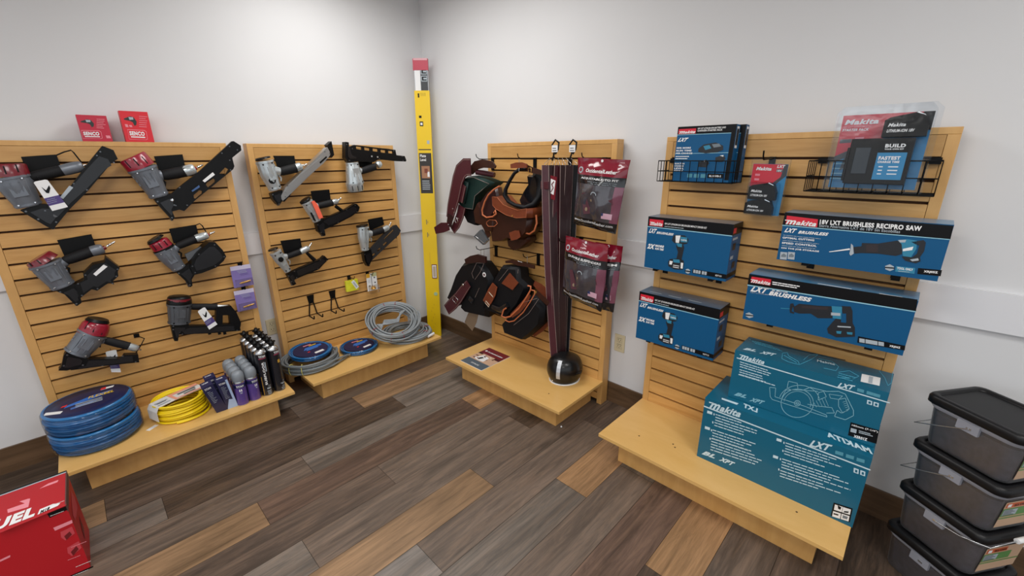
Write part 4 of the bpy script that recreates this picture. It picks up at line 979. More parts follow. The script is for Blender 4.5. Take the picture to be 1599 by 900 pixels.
def pouch(t, base, cc, pts, n0, n1, m, name, bevel=.004, trim=None, inflate=0.):
    """bag with a flat back and a front pushed out towards the room"""
    A = [Q(x, y, n0, cc) for x, y in pts]; nm = (n0+n1)/2
    B = [Q(x, y, nm, cc) for x, y in pts]; zc = sum((p for p in B), V())/len(B)
    fr = [(p.x, -n1, p.z) for p in [zc+(b-zc)*.9 for b in B]]; mid = [(p.x, -n1*.72-n0*.28, p.z) for p in B]; bk = [(p.x, -n0, p.z) for p in [zc+(b-zc)*.95 for b in B]]
    n = len(pts); k = MB(); vs = bk+mid+fr
    for o in (0, n): k.add(vs, [(o+i, o+(i+1)%n, o+n+(i+1)%n, o+n+i) for i in range(n)], m, True)
    for o, flip in ((0, True), (2*n, False)):
        tr = tessellate_polygon([[V((p[0], p[2], 0)) for p in vs[o:o+n]]]); k.add(vs[o:o+n], [tuple(x)[::-1] if flip else tuple(x) for x in tr], m, True)
    if trim:
        k.tube([V(p)+V((0,-.0015,0)) for p in fr], .0012, trim, 5, closed=True)
    return k.build(name, t, base)
def buckle(t, base, ctr, ux, uz, m=CHRO, r=.0022, name='buckle'):
    MB().tube([ctr-ux-uz, ctr+ux-uz, ctr+ux+uz, ctr-ux+uz], r, m, 8, closed=True).build(name, t, base)
def strap(t, base, cc, pts, wpx, n, m, name='strap', th=.004, edge=None, tl=0.):
    L = [Q(x, y, n+(tl*i/len(pts)), cc) for i, (x, y) in enumerate(pts)]
    W = []
    for i in range(len(L)):
        d = (L[min(i+1, len(L)-1)]-L[max(i-1, 0)]).normalized(); wv = V((d.z, 0, -d.x)); ww = wpx[i] if isinstance(wpx, list) else wpx
        s = (Q(pts[i][0]+ww, pts[i][1], n, cc)-Q(pts[i][0], pts[i][1], n, cc)).length; W.append(wv*s)
    k = MB(); k.strip(L, W, th, m)
    if edge:
        for sg in (-.42, .42): k.tube([l+w_*sg+V((0,-th*.6,0)) for l, w_ in zip(L, W)], .0009, edge, 5)
    return k.build(name, t, base), L

# --- tool belt A: maroon belt with a green pouch
base = V((.05, -.13, Z1)); t = thing('tool_belt', 'maroon leather belt rig with a dark green pouch, upper left of the belt stand', 'tool belt', frame_at(3, base), 'leather tool belts hung on pegs')
strap(t, base, c, [(345,165),(300,165),(262,200),(238,270),(212,400),(188,500),(170,590)], [95,98,95,88,84,72,52], .2, MAR, 'belt', .006, STI)
strap(t, base, c, [(180,560),(168,625),(165,655)], [48,40,32], .205, MARD, 'billet')
strap(t, base, c, [(165,655),(110,665),(50,690)], [40,52,34], .21, MAR, 'tongue', .005)
strap(t, base, c, [(272,490),(258,560),(228,640),(195,690)], [60,58,52,40], .18, MAR, 'side_strap', .005, STI)
strap(t, base, c, [(345,200),(390,150),(450,135),(520,145),(550,165)], [40,48,46,40,16], .15, BRN, 'upper_pad', .012)
k = MB(); k.tube([Q(392,205,.14,c), Q(460,215,.12,c), Q(540,230,.1,c)], [.018,.018,.017], MAR, 14); k.build('rolled_strap', t, base)
pouch(t, base, c, [(352,240),(430,232),(572,290),(500,350),(440,400),(420,520),(330,505),(285,460)], .03, .16, GRN, 'pouch', trim=STI)
pouch(t, base, c, [(228,268),(255,262),(335,290),(300,470),(215,440)], .15, .185, GRN, 'small_pocket')
strap(t, base, c, [(270,300),(250,380),(240,440)], [80,84,80], .195, MAR, 'pocket_band', .004, STI)
pouch(t, base, c, [(280,480),(420,515),(440,600),(420,645),(355,620),(330,570)], .04, .13, NYL, 'lower_pouch')
for (x, y) in ((195,510),(208,540),(240,590),(218,600),(160,640)): MB().lathe([(.005,0),(.004,.003)], Q(x,y,.216,c), CHRO, 10, Matrix.Rotation(R(90),3,'X')).build('rivet', t, base)
a = Q(225,605,.212,c); buckle(t, base, a, V((.012,0,.006)), V((-.006,0,.014)))
MB().tube([Q(432,125,.135,c), Q(430,105,.13,c)], .0015, CHRO, 6).build('hanger_loop', t, base)
# --- tool belt B: brown, big loop
c2 = crop(740, 230, 5.294); base = V((.43, -.14, Z1)); t = thing('tool_belt', 'brown leather belt rig with an open padded black loop and orange-rimmed pouches', 'tool belt', frame_at(3, base), 'leather tool belts hung on pegs')
strap(t, base, c2, [(305,158),(350,150),(400,148),(440,155)], [24,34,34,22], .19, TAN, 'top_strap', .006)
strap(t, base, c2, [(435,170),(480,190),(560,210)], [40,36,30], .15, BRN, 'cross_strap', .005); buckle(t, base, Q(462,192,.155,c2), V((.011,0,0)), V((0,0,.014)), BRASS)
k = MB(); k.tube([Q(x,y,n,c2) for x,y,n in ((430,180,.15),(380,180,.17),(335,215,.18),(295,280,.19),(262,350,.2),(258,400,.2),(290,450,.2),(340,480,.19),(420,500,.17),(490,480,.14),(540,420,.1),(560,320,.08),(545,250,.08),(500,220,.11))], [.010,.012,.010,.010,.011,.014,.013,.012,.014,.018,.024,.03,.026,.016], NYL, 12, flat=1.8); k.build('padded_loop', t, base)
pouch(t, base, c2, [(470,225),(545,235),(560,330),(540,430),(505,500),(420,500),(400,440),(440,360),(480,300)], .03, .1, GLB, 'inner_holster')
pouch(t, base, c2, [(200,395),(245,400),(300,465),(345,485),(430,515),(515,500),(512,580),(420,585),(330,560),(235,505),(205,470)], .08, .215, TAN, 'front_band', trim=ORR)
pouch(t, base, c2, [(195,480),(330,550),(520,560),(500,690),(440,760),(380,760),(330,740),(280,770),(200,775),(180,640)], .04, .18, BRN, 'main_pouch')
pouch(t, base, c2, [(205,325),(225,420),(205,520),(160,575),(100,585),(60,560),(80,440),(130,370)], .14, .2, MARD, 'open_pocket')
MB().tube([Q(x,y,.215,c2) for x,y in ((212,322),(165,350),(120,395),(90,450),(68,520),(72,560),(105,582),(155,575),(185,550),(178,522),(165,545))], .0055, ORR, 8).build('pocket_rim', t, base)
pouch(t, base, c2, [(30,520),(60,450),(130,560),(200,600),(190,700),(130,690),(100,640),(45,620)], .1, .19, BRN, 'side_pocket')
MB().tube([Q(x,y,.21,c2) for x,y in ((105,620),(130,600),(180,605),(195,630),(170,655),(120,655),(105,635))], .002, ORR, 6, closed=True).build('ring_stitch', t, base)
MB().tube([Q(x,y,.16,c2) for x,y in ((415,615),(410,670),(425,710),(460,718),(500,690),(520,630),(515,560))], .006, ORR, 8).build('holster_rim', t, base)
pouch(t, base, c2, [(420,610),(510,580),(512,660),(470,710),(430,700)], .06, .14, NYL, 'holster')
pouch(t, base, c2, [(305,760),(480,730),(485,770),(420,830),(360,850),(315,810)], .04, .13, BRN, 'bottom_flap')
strap(t, base, c2, [(300,740),(350,725),(380,715)], [50,56,40], .19, TAN, 'patch', .004)
k = MB(); k.prism([(q.x, q.z) for q in (Q(x,y,.17,c2) for x,y in ((15,735),(70,680),(125,770),(90,805)))], -.19, -.165, DGREY); k.tube([Q(x,y,.192,c2) for x,y in ((18,740),(88,800),(122,768))], .002, CHRO, 6); k.build('tool_clip', t, base)
strap(t, base, c2, [(95,650),(110,700),(130,740)], [40,36,30], .18, BRN, 'clip_strap', .004)
MB().lathe([(.006,0),(.005,.003)], Q(318,568,.217,c2), BRASS, 12, Matrix.Rotation(R(90),3,'X')).build('rivet', t, base)
for y in (110, 170): MB().tube([Q(375,100,.18,c2), Q(372,y+30,.19,c2)], .0015, CHRO, 6).build('hanger_loop', t, base)
# --- pouch C
c4 = crop(680, 370, 6); base = V((.068, -.17, Z9)); t = thing('tool_pouch', 'black pouch with a maroon buckled strap and a round white badge', 'tool pouch', frame_at(3, base), 'tool pouches hung on pegs')
pouch(t, base, c4, [(300,238),(380,215),(470,225),(520,290),(575,380),(560,470),(545,620),(530,745),(400,715),(330,700),(290,660),(300,620),(240,640),(150,560),(190,470),(240,330)], .04, .17, NYL, 'body', trim=None)
strap(t, base, c4, [(285,232),(340,212),(400,200),(475,215)], [30,46,50,40], .17, MARD, 'top_roll', .016)
strap(t, base, c4, [(310,440),(270,490),(215,570),(165,625),(105,685)], [50,62,70,74,62], .19, MAR, 'buckled_strap', .005, STI)
a = Q(185,590,.196,c4); buckle(t, base, a, V((.022,0,-.012)), V((-.012,0,-.022))*.9)
MB().lathe([(.017,0),(.017,.002)], Q(458,355,.178,c4), WHITE, 24, Matrix.Rotation(R(90),3,'X')).lathe([(.008,0),(.008,.003)], Q(458,355,.1785,c4), MAR, 16, Matrix.Rotation(R(90),3,'X')).build('badge', t, base)
MB().lathe([(.009,0),(.009,.003),(.004,.0045)], Q(258,450,.198,c4), CHRO, 16, Matrix.Rotation(R(90),3,'X')).build('snap', t, base)
for L in ([(385,245),(340,340),(355,390)],[(385,245),(455,248),(420,330),(370,400)],[(410,480),(370,570)]): MB().tube([Q(x,y,.175,c4) for x,y in L], .0009, STI, 5).build('stitching', t, base)
strap(t, base, c4, [(375,690),(345,760),(310,840)], [60,84,78], .11, RAWL, 'suede_tail', .004)
strap(t, base, c4, [(340,570),(325,610)], [40,40], .18, GLB, 'slot', .003)
for x in (425, 455): MB().tube([Q(x,110,.18,c4), Q(x,190,.175,c4)], .0014, CHRO, 6).build('hanger_loop', t, base)
# --- pouch D
c5 = crop(740, 380, 5.63); base = V((.467, -.14, Z9)); t = thing('tool_pouch', 'black pouch with tan patches and orange rims, lower middle of the belt stand', 'tool pouch', frame_at(3, base), 'tool pouches hung on pegs')
pouch(t, base, c5, [(285,185),(430,195),(440,300),(510,360),(500,400),(440,520),(330,650),(250,620),(170,590),(115,560),(190,400),(225,290)], .05, .17, NYL, 'body')
strap(t, base, c5, [(280,165),(330,160),(390,180),(460,190),(535,210)], [14,22,26,26,24], .15, BRN, 'top_strap', .008)
MB().tube([Q(385,155,.165,c5), Q(535,215,.12,c5)], .0014, CHRO, 6).build('wire_rail', t, base); MB().tube([Q(468,110,.15,c5), Q(470,178,.15,c5)], .002, CHRO, 6).build('hanger_loop', t, base)
k = MB(); k.prism([(q.x, q.z) for q in (Q(x,y,.175,c5) for x,y in ((245,352),(315,262),(392,350),(342,412)))], -.178, -.172, TAN); k.build('patch', t, base)
strap(t, base, c5, [(185,368),(160,430),(130,490),(105,530)], [46,66,64,56], .185, TAN, 'small_strap', .005, ORR)
buckle(t, base, Q(118,535,.19,c5), V((.018,0,-.012)), V((-.004,0,-.008)), mat('pale_ring','D8C8B0',.3)); buckle(t, base, Q(150,452,.192,c5), V((.018,0,-.012)), V((-.003,0,.003)), mat('pale_ring'))
pouch(t, base, c5, [(300,690),(400,580),(500,470),(570,440),(665,540),(645,690),(560,770),(482,832),(320,770)], .04, .2, NYL, 'big_pocket')
for off, rd in ((0,.0055),(38,.004)):
    MB().tube([Q(x+off*.9,y+off,.205,c5) for x,y in ((282,572),(262,585),(243,640),(275,655),(320,645),(400,570),(460,480),(500,410),(500,380),(475,375))[2 if off else 0:]], rd, ORR, 8).build('pocket_rim', t, base)
strap(t, base, c5, [(330,640),(390,590),(450,520),(490,450)], [26,40,40,26], .2, TAN, 'rim_band', .004)
strap(t, base, c5, [(530,350),(580,390),(650,450)], [34,60,64], .12, TAN, 'back_strap', .005); strap(t, base, c5, [(550,430),(600,480),(655,535)], [34,36,34], .2, BRN, 'cross_strap', .005)
strap(t, base, c5, [(520,805),(590,755),(655,690)], [34,40,36], .1, TAN, 'lower_strap', .005)
MB().lathe([(.008,0),(.006,.008)], Q(545,432,.2,c5), BRASS, 12, Matrix.Rotation(R(90),3,'X')).build('rivet', t, base)
for L in ([(300,230),(220,330)],[(390,230),(385,265)],[(570,490),(480,620),(350,720)],[(440,520),(555,485)]): MB().tube([Q(x,y,.204 if L[0][0]>430 else .175,c5) for x,y in L], .0009, STI, 5).build('stitching', t, base)
MB().tube([Q(x,y,.18,c5) for x,y in ((170,560),(240,585),(300,540))], [.02,.024,.02], GLB, 10).build('roll', t, base)
# --- hanging belts
def hbelt(u, n, zt, zb, tw, m, label, kink=0, lean=0.):
    base = V((u, -n, Z1)); t = thing('leather_belt', label, 'belt', frame_at(3, base), 'leather belts hanging from one peg')
    pts = [V((u+lean*(f**1.4)+kink*math.sin(3.1*f)*.01, -n-.004*math.sin(4*f), zt+(zb-zt)*f)) for f in [j/12 for j in range(13)]]
    wd = [V((math.cos(R(tw+14*math.sin(2.5*j/12))), -math.sin(R(tw+14*math.sin(2.5*j/12))), 0))*.045 for j in range(13)]
    k = MB(); k.strip(pts, wd, .005, m)
    k.build('strap', t, base)
    k = MB(); 
    for sg in (-.48, .48): k.tube([p+w_*sg+V((0,-.001,0)) for p, w_ in zip(pts, wd)], .002, STI, 5)
    k.build('edge_stitching', t, base)
    a = pts[0]; MB().tube([a+V((0,0,-.01)), a+V((.012,0,.006)), V((u*.5+.7*.5, -n, Z1+.004)), a+V((-.012,0,.006))], .0016, CHRO, 6, closed=True).build('hanging_ring', t, base)
    return t, base, pts
hb = [(.640,.155,-35,MAR,0,.10,.24,'outermost maroon leather belt, leftmost of the hanging bundle'),
      (.672,.135,-62,MARD,1,.07,.26,'dark maroon leather belt with a pale edge, second from the left in the bundle'),
      (.700,.118,-66,MAR,-1,.04,.25,'maroon leather belt with a red tag near its top'),
      (.728,.10,-62,MARD,1,.02,.27,'narrow dark leather belt just right of the red-tagged one'),
      (.752,.08,-50,MARD,0,-.01,.24,'black leather belt second from the right in the bundle'),
      (.778,.055,-30,NYL,0,-.03,.28,'black leather belt at the right end of the bundle')]
for j, (u, n, tw, m, kk, lean, zb, lab) in enumerate(hb):
    t, b_, pts = hbelt(u, n, Z1-.035, zb, tw, m, lab, kk, lean)
    if j == 2:
        k = MB(); a = V((u-.012, -n-.03, Z1-.14)); k.prism([(a.x-.022,a.z+.05),(a.x+.03,a.z+.04),(a.x+.018,a.z-.09),(a.x-.026,a.z-.08)], a.y-.001, a.y, REDC)
        k.prism([(a.x-.014,a.z+.03),(a.x+.02,a.z+.02),(a.x+.008,a.z-.06),(a.x-.018,a.z-.05)], a.y-.0018, a.y-.001, WHITE); k.tube([a+V((-.012,0,-.045)),a+V((.006,-.002,-.02)),a+V((-.006,-.002,0)),a+V((.01,-.002,.015))], .0035, REDC, 5); k.build('red_tag', t, b_, label='red and white paper tag')
    if j == 0:
        MB().box((u-.03,-n-.01,Z1-.17),(u+.03,-n+.006,Z1-.125), MAR).build('keeper', t, b_, bevel=.003)
    if j in (1, 4):
        a = V((u+.015, -n-.01, Z1)); k = MB(); k.tube([a+V((-.01,0,-.01)), a+V((.005,0,.03)), a+V((-.012,0,.075)), a+V((.01,0,.1)), a+V((.035,0,.085)), a+V((.03,0,.05)), a+V((.012,0,.025))], .006, BLK, 8, flat=.5)
        k.box(a+V((-.008,-.008,.035)), a+V((.032,-.005,.072)), WHITE); k.box(a+V((-.002,-.009,.042)), a+V((.026,-.008,.046)), DGREY); k.box(a+V((-.002,-.009,.054)), a+V((.022,-.008,.058)), DGREY); k.build('hang_tag', t, b_, label='white size tag on a black loop')
# --- zip bags
BAGR = mat('maroon_film', '7C1428', .14, coat=.6, bump=.35, nscale=14); BAGB = mat('black_film', '141316', .14, coat=.6, bump=.35, nscale=14)
BAGC = mat('smoky_clear_film', '3E3A40', .12, coat=1., noise=.5, nscale=18, bump=1.)
BAGE = mat('pink_clear_edge', '7A4658', .12, coat=.6, bump=.6, nscale=18)
FLG = mat('flag_pink', 'C9A0B0', .4); FLB = mat('flag_blue', '2B3560', .4)
def zipbag(i, n, TL, TR, BR, BL, base, label, seed, th=.035, big=True, fin=True):
    t = thing('zip_bag', label, 'bag', frame_at(i, base), 'maroon zip bags of leather pouches')
    rnd = random.Random(seed); NX, NZ = 14, 22
    C3 = [P(i, *p, n) for p in (TL, TR, BR, BL)]
    def S(u, v, side):
        p = C3[0]*(1-u)*(1-v)+C3[1]*u*(1-v)+C3[2]*u*v+C3[3]*(1-u)*v
        b = math.sin(math.pi*min(max(u,0),1))**.6*(math.sin(math.pi*min(1, max(0, (v-.04)/.96)))**.55 if v > .05 else .12)
        wv = .004*math.sin(9*u+seed)*math.sin(7*v+seed*2)+.0035*math.sin(17*u-5*v+seed)+.0028*math.sin(11*u+19*v+seed)
        return p+V((0, -(b*th*side + (wv if side > 0 else 0)), 0))
    k = MB()
    for side in (1, -.25):
        rows_ = [(0,.235,BAGR),(.235,.36,BAGB),(.36,.86,BAGC),(.86,1.0,BAGB)]
        for v0, v1, m in rows_:
            nz = max(2, int((v1-v0)*NZ)); vs = [S(a/NX, v0+(v1-v0)*b/nz, side) for b in range(nz+1) for a in range(NX+1)]
            fs = [(b*(NX+1)+a, (b+1)*(NX+1)+a, (b+1)*(NX+1)+a+1, b*(NX+1)+a+1) for b in range(nz) for a in range(NX)]
            if side < 0: fs = [f[::-1] for f in fs]
            main = [f for q, f in enumerate(fs) if (q % NX) < NX-2 or m is not BAGC]; ed = [f for q, f in enumerate(fs) if not ((q % NX) < NX-2 or m is not BAGC)]
            k.add(vs, main, m, True)
            if ed: k.add(vs, ed, BAGE, True)
    k.build('film', t, base)
    k = MB()
    def pt(u, v, l=1): return S(u, v, 1)+V((0, -.0012*l, 0))
    def txt(s, u0, v0, u1, v1, m, sh=.0, bold=.02):
        vs, fs = glyphs(s, bold, sh); k.add([pt(u0+(u1-u0)*a, v1+(v0-v1)*b) for a, b in vs], fs, m)
    txt('OccidentalLeather', .22 if fin else .25, .145, .85, .195, WHITE, .0)
    k.add([pt(.1+.055*math.cos(2*math.pi*a/16), .17+.045*math.sin(2*math.pi*a/16)) for a in range(16)], [tuple(range(16))], GREYP)
    k.add([pt(.1+.035*math.cos(2*math.pi*a/12), .17+.028*math.sin(2*math.pi*a/12), 2) for a in range(12)], [tuple(range(12))], BAGR)
    txt('ADJUSTABLE TO FIT' if seed == 1 else 'DURABLE SUSPENDERS' if seed == 2 else 'SYSTEM', .15, .265, .9, .3, WHITE)
    for j in range(2): txt('heavy duty leather goods' if j == 0 else 'fits over work wear', .3+.1*j, .315+.022*j, .88, .328+.022*j, GREYP, 0, .0)
    if big: txt('www.OccidentalLeather.com', .04, .885, .93, .925, WHITE, .1, .01)
    def rc(u0, v0, u1, v1, m, l=2): k.add([pt(u0, v0, l), pt(u0, v1, l), pt(u1, v1, l), pt(u1, v0, l)], [(0,1,2,3)], m)
    rc(.7, .73, .9, .81, FLG); rc(.7, .73, .78, .77, FLB, 3)
    k.add([pt(.5+.06*math.cos(R(20*a)), .5-.05*math.sin(R(20*a)), 2) for a in range(10)]+[pt(.5+.045*math.cos(R(20*a)), .5-.036*math.sin(R(20*a)), 2) for a in range(9,-1,-1)], [(a, a+1, 18-a, 19-a) for a in range(9)], GREYP)
    for (u, v, r) in ((.35,.72,.03),(.45,.58,.02)): k.add([pt(u+r*math.cos(2*math.pi*a/8), v+r*math.sin(2*math.pi*a/8), 2) for a in range(8)], [tuple(range(8))], RAWL)
    k.add([pt(.22,.5,1),pt(.3,.8,1),pt(.42,.78,1),pt(.88,.6,1),pt(.86,.52,1),pt(.42,.68,1),pt(.3,.48,1)], [(0,1,2,6),(2,5,6),(2,3,4,5)], mat('leather_seen_inside','55303A',.4))
    k.build('print', t, base)
    MB().lathe([(.007,0),(.007,.002)], S(.5,.03,1)+V((0,-.001,0)), WHITE, 12, Matrix.Rotation(R(90),3,'X')).build('hang_hole', t, base)
    return t
zipbag(3, .2, (904,246), (984,250), (961,366), (896,349), V((.93, -.2, Z1)), 'maroon and black zip bag of leather gear, the upper one', 1, .045)
zipbag(3, .15, (930,378), (973,385), (958,488), (918,478), V((.84, -.15, Z9+.15)), 'maroon and black zip bag half hidden behind the lower front one', 3, .03, False)
zipbag(3, .21, (884,368), (951,384), (939,487), (878,460), V((.80, -.21, Z9+.15)), 'maroon and black zip bag, front one of the lower pair', 2, .04)

# --- catalogue and hard hat on the shelf
Lc = [PZ(3, *p, ZS+.004) for p in [(760,544),(796,557),(754,580),(719,563)]]
o_ = Lc[3]; xd = (Lc[2]-Lc[3]); xd.z = 0; wx = .216; xd.normalize(); yd = V((-xd.y, xd.x, 0))
MC = DM[3] @ Matrix.Translation((o_.x, o_.y, ZS)) @ Matrix((xd, yd, V((0,0,1)))).transposed().to_4x4()
t = thing('catalogue', 'leather goods catalogue with a maroon top and grey foot lying on the belt stand shelf', 'catalogue', MC)
k = MB(); k.box((0,0,0),(wx,.279,.004), WHITE)
def cq(x0,y0,x1,y1,m,l=1): k.add([(x0*wx,y0*.279,.004+.0003*l),(x1*wx,y0*.279,.004+.0003*l),(x1*wx,y1*.279,.004+.0003*l),(x0*wx,y1*.279,.004+.0003*l)],[(0,1,2,3)],m)
CM = mat('catalogue_maroon','6E1A28',.35); SK = mat('photo_beige','C9A58A',.4); CG = mat('catalogue_grey','55606A',.35)
cq(0,0,1,.28,CG); cq(0,.28,1,.66,SK); cq(0,.66,1,1,CM)
k.add([(x*wx,y*.279,.0047) for x,y in ((.15,.35),(.4,.3),(.62,.33),(.6,.55),(.3,.62))],[(0,1,2,3,4)],WHITE); k.add([(x*wx,y*.279,.005) for x,y in ((.3,.42),(.38,.36),(.45,.48),(.36,.5))],[(0,1,2,3)],BLK)
for a in range(16):
    x, y = random.uniform(.02,.9), random.uniform(.3,.58); cq(x,y,x+random.uniform(.03,.1),y+random.uniform(.02,.07),random.choice([TAN,WHITE,MAR,SK,BLK]),3)
cq(0,.6,.2,.66,BRN,2); cq(.75,.58,1,.68,MAR,2)
vs, fs = glyphs('OccidentalLeather', .02); k.add([((.2+.7*v[0])*wx,(.78+.06*v[1])*.279,.0049) for v in vs],fs,WHITE)
vs, fs = glyphs('CATALOG', .02); k.add([((.35+.35*v[0])*wx,(.1+.05*v[1])*.279,.0049) for v in vs],fs,WHITE)
k.add([((.12+.045*math.cos(R(30*a)))*wx,(.81)*.279+.045*math.sin(R(30*a))*wx,.0049) for a in range(12)],[tuple(range(12))],WHITE)
k.build('cover', t)
MH = DM[3] @ Matrix.Translation((.806, -.136, ZS)) @ Matrix.Rotation(R(-20), 4, 'Z')
t = thing('hard_hat', 'glossy black hard hat with a silver stripe standing on a white ring on the shelf', 'helmet', MH)
def ell(a, b, prof, seg=32): 
    vs = []; 
    for r_, h in prof:
        for j in range(seg): th_ = 2*math.pi*j/seg; vs.append((math.cos(th_)*a*r_, math.sin(th_)*b*r_, h))
    return vs, [(q*seg+j, q*seg+(j+1)%seg, (q+1)*seg+(j+1)%seg, (q+1)*seg+j) for q in range(len(prof)-1) for j in range(seg)]+[tuple((len(prof)-1)*seg+j for j in range(seg))]
HB = mat('black_gloss_shell', '0C0C0E', .32, spec=.4, coat=.2)
k = MB(); k.add(*ell(.105,.118,[(.80,.004),(.86,.02),(.95,.045),(1,.072),(.985,.098),(.93,.122),(.83,.144),(.68,.160),(.48,.170),(.25,.175),(.05,.176)]), HB, True); k.build('shell', t)
k = MB(); k.add(*ell(.105,.118,[(.82,.0),(.86,.0),(.865,.005),(.83,.007)]), WHITE, True); k.build('base_ring', t)
k = MB(); pf = [(.93,.03),(.965,.052),(1.0,.074),(.985,.098),(.93,.122),(.83,.144),(.68,.161)]
pts = [V((.1055*r_*math.cos(R(52)), -.1185*r_*math.sin(R(52)), h)) for r_, h in pf]
k.strip([p*1.012 for p in pts[1:]], V((math.sin(R(52)), math.cos(R(52)), 0))*.024, .0012, mat('silver_tape','C4C7CC',.35,.4)); k.build('silver_stripe', t, label='silver reflective stripe')
k = MB()
for a in (200, 20): k.tube([(.104*math.cos(R(a+q)),.117*math.sin(R(a+q)),.078-.0*q) for q in (-16,0,16)], [.006,.012,.006], HB, 8)
k.lathe([(.005,0),(.004,.004)], (.03,-.111,.03), CHRO, 8, Matrix.Rotation(R(90),3,'X')); k.build('side_clips', t)

# ================================================================= display 4: cartons, baskets, blister packs
TEAL = mat('carton_blue_teal', '03517F', .45, spec=.3); TEALT = mat('bright_teal', '0C86AE', .38, coat=.15); CBLK = mat('carton_black', '0A0B0E', .4, spec=.2)
LOGO = mat('logo_red', 'D01E34', .4); LT = mat('pale_blue_line', '8FC3D6', .5); TOOL = mat('tool_picture_dark', '171B22', .45); TOOLB = mat('tool_picture_blue', '2A7FA0', .4); TOOLG = mat('tool_picture_grey', '6F7A82', .4)
Y0 = 0
def carton(i, u0, u1, z0, z1, n0, n1, name, label, group, m):
    base = V(((u0+u1)/2, -(n0+n1)/2, z0)); t = thing(name, label, 'box', frame_at(i, base), group)
    k = MB(); k.box((u0, -n1, z0), (u1, -n0, z1), m); return t, k, base
def arm_bracket(i, u, z, n, label):
    """short shelf arm clipped into a groove"""
    a = V((u, 0, z)); t = thing('shelf_arm', label, 'bracket', frame_at(i, a), 'black shelf arms under the cartons')
    k = MB(); k.box((u-.013, -.004, z-.05), (u+.013, .004, z-.004), BLKM); k.build('clip_plate', t, a)
    k = MB(); k.prism([(0,0),(1,0)] and [(u-.011, z-.012),(u+.011, z-.012),(u+.011, z),(u-.011, z)], -n, -.003, BLKM); k.box((u-.012,-n-.004,z-.014),(u+.012,-n,z+.004), BLKM); k.build('arm', t, a)
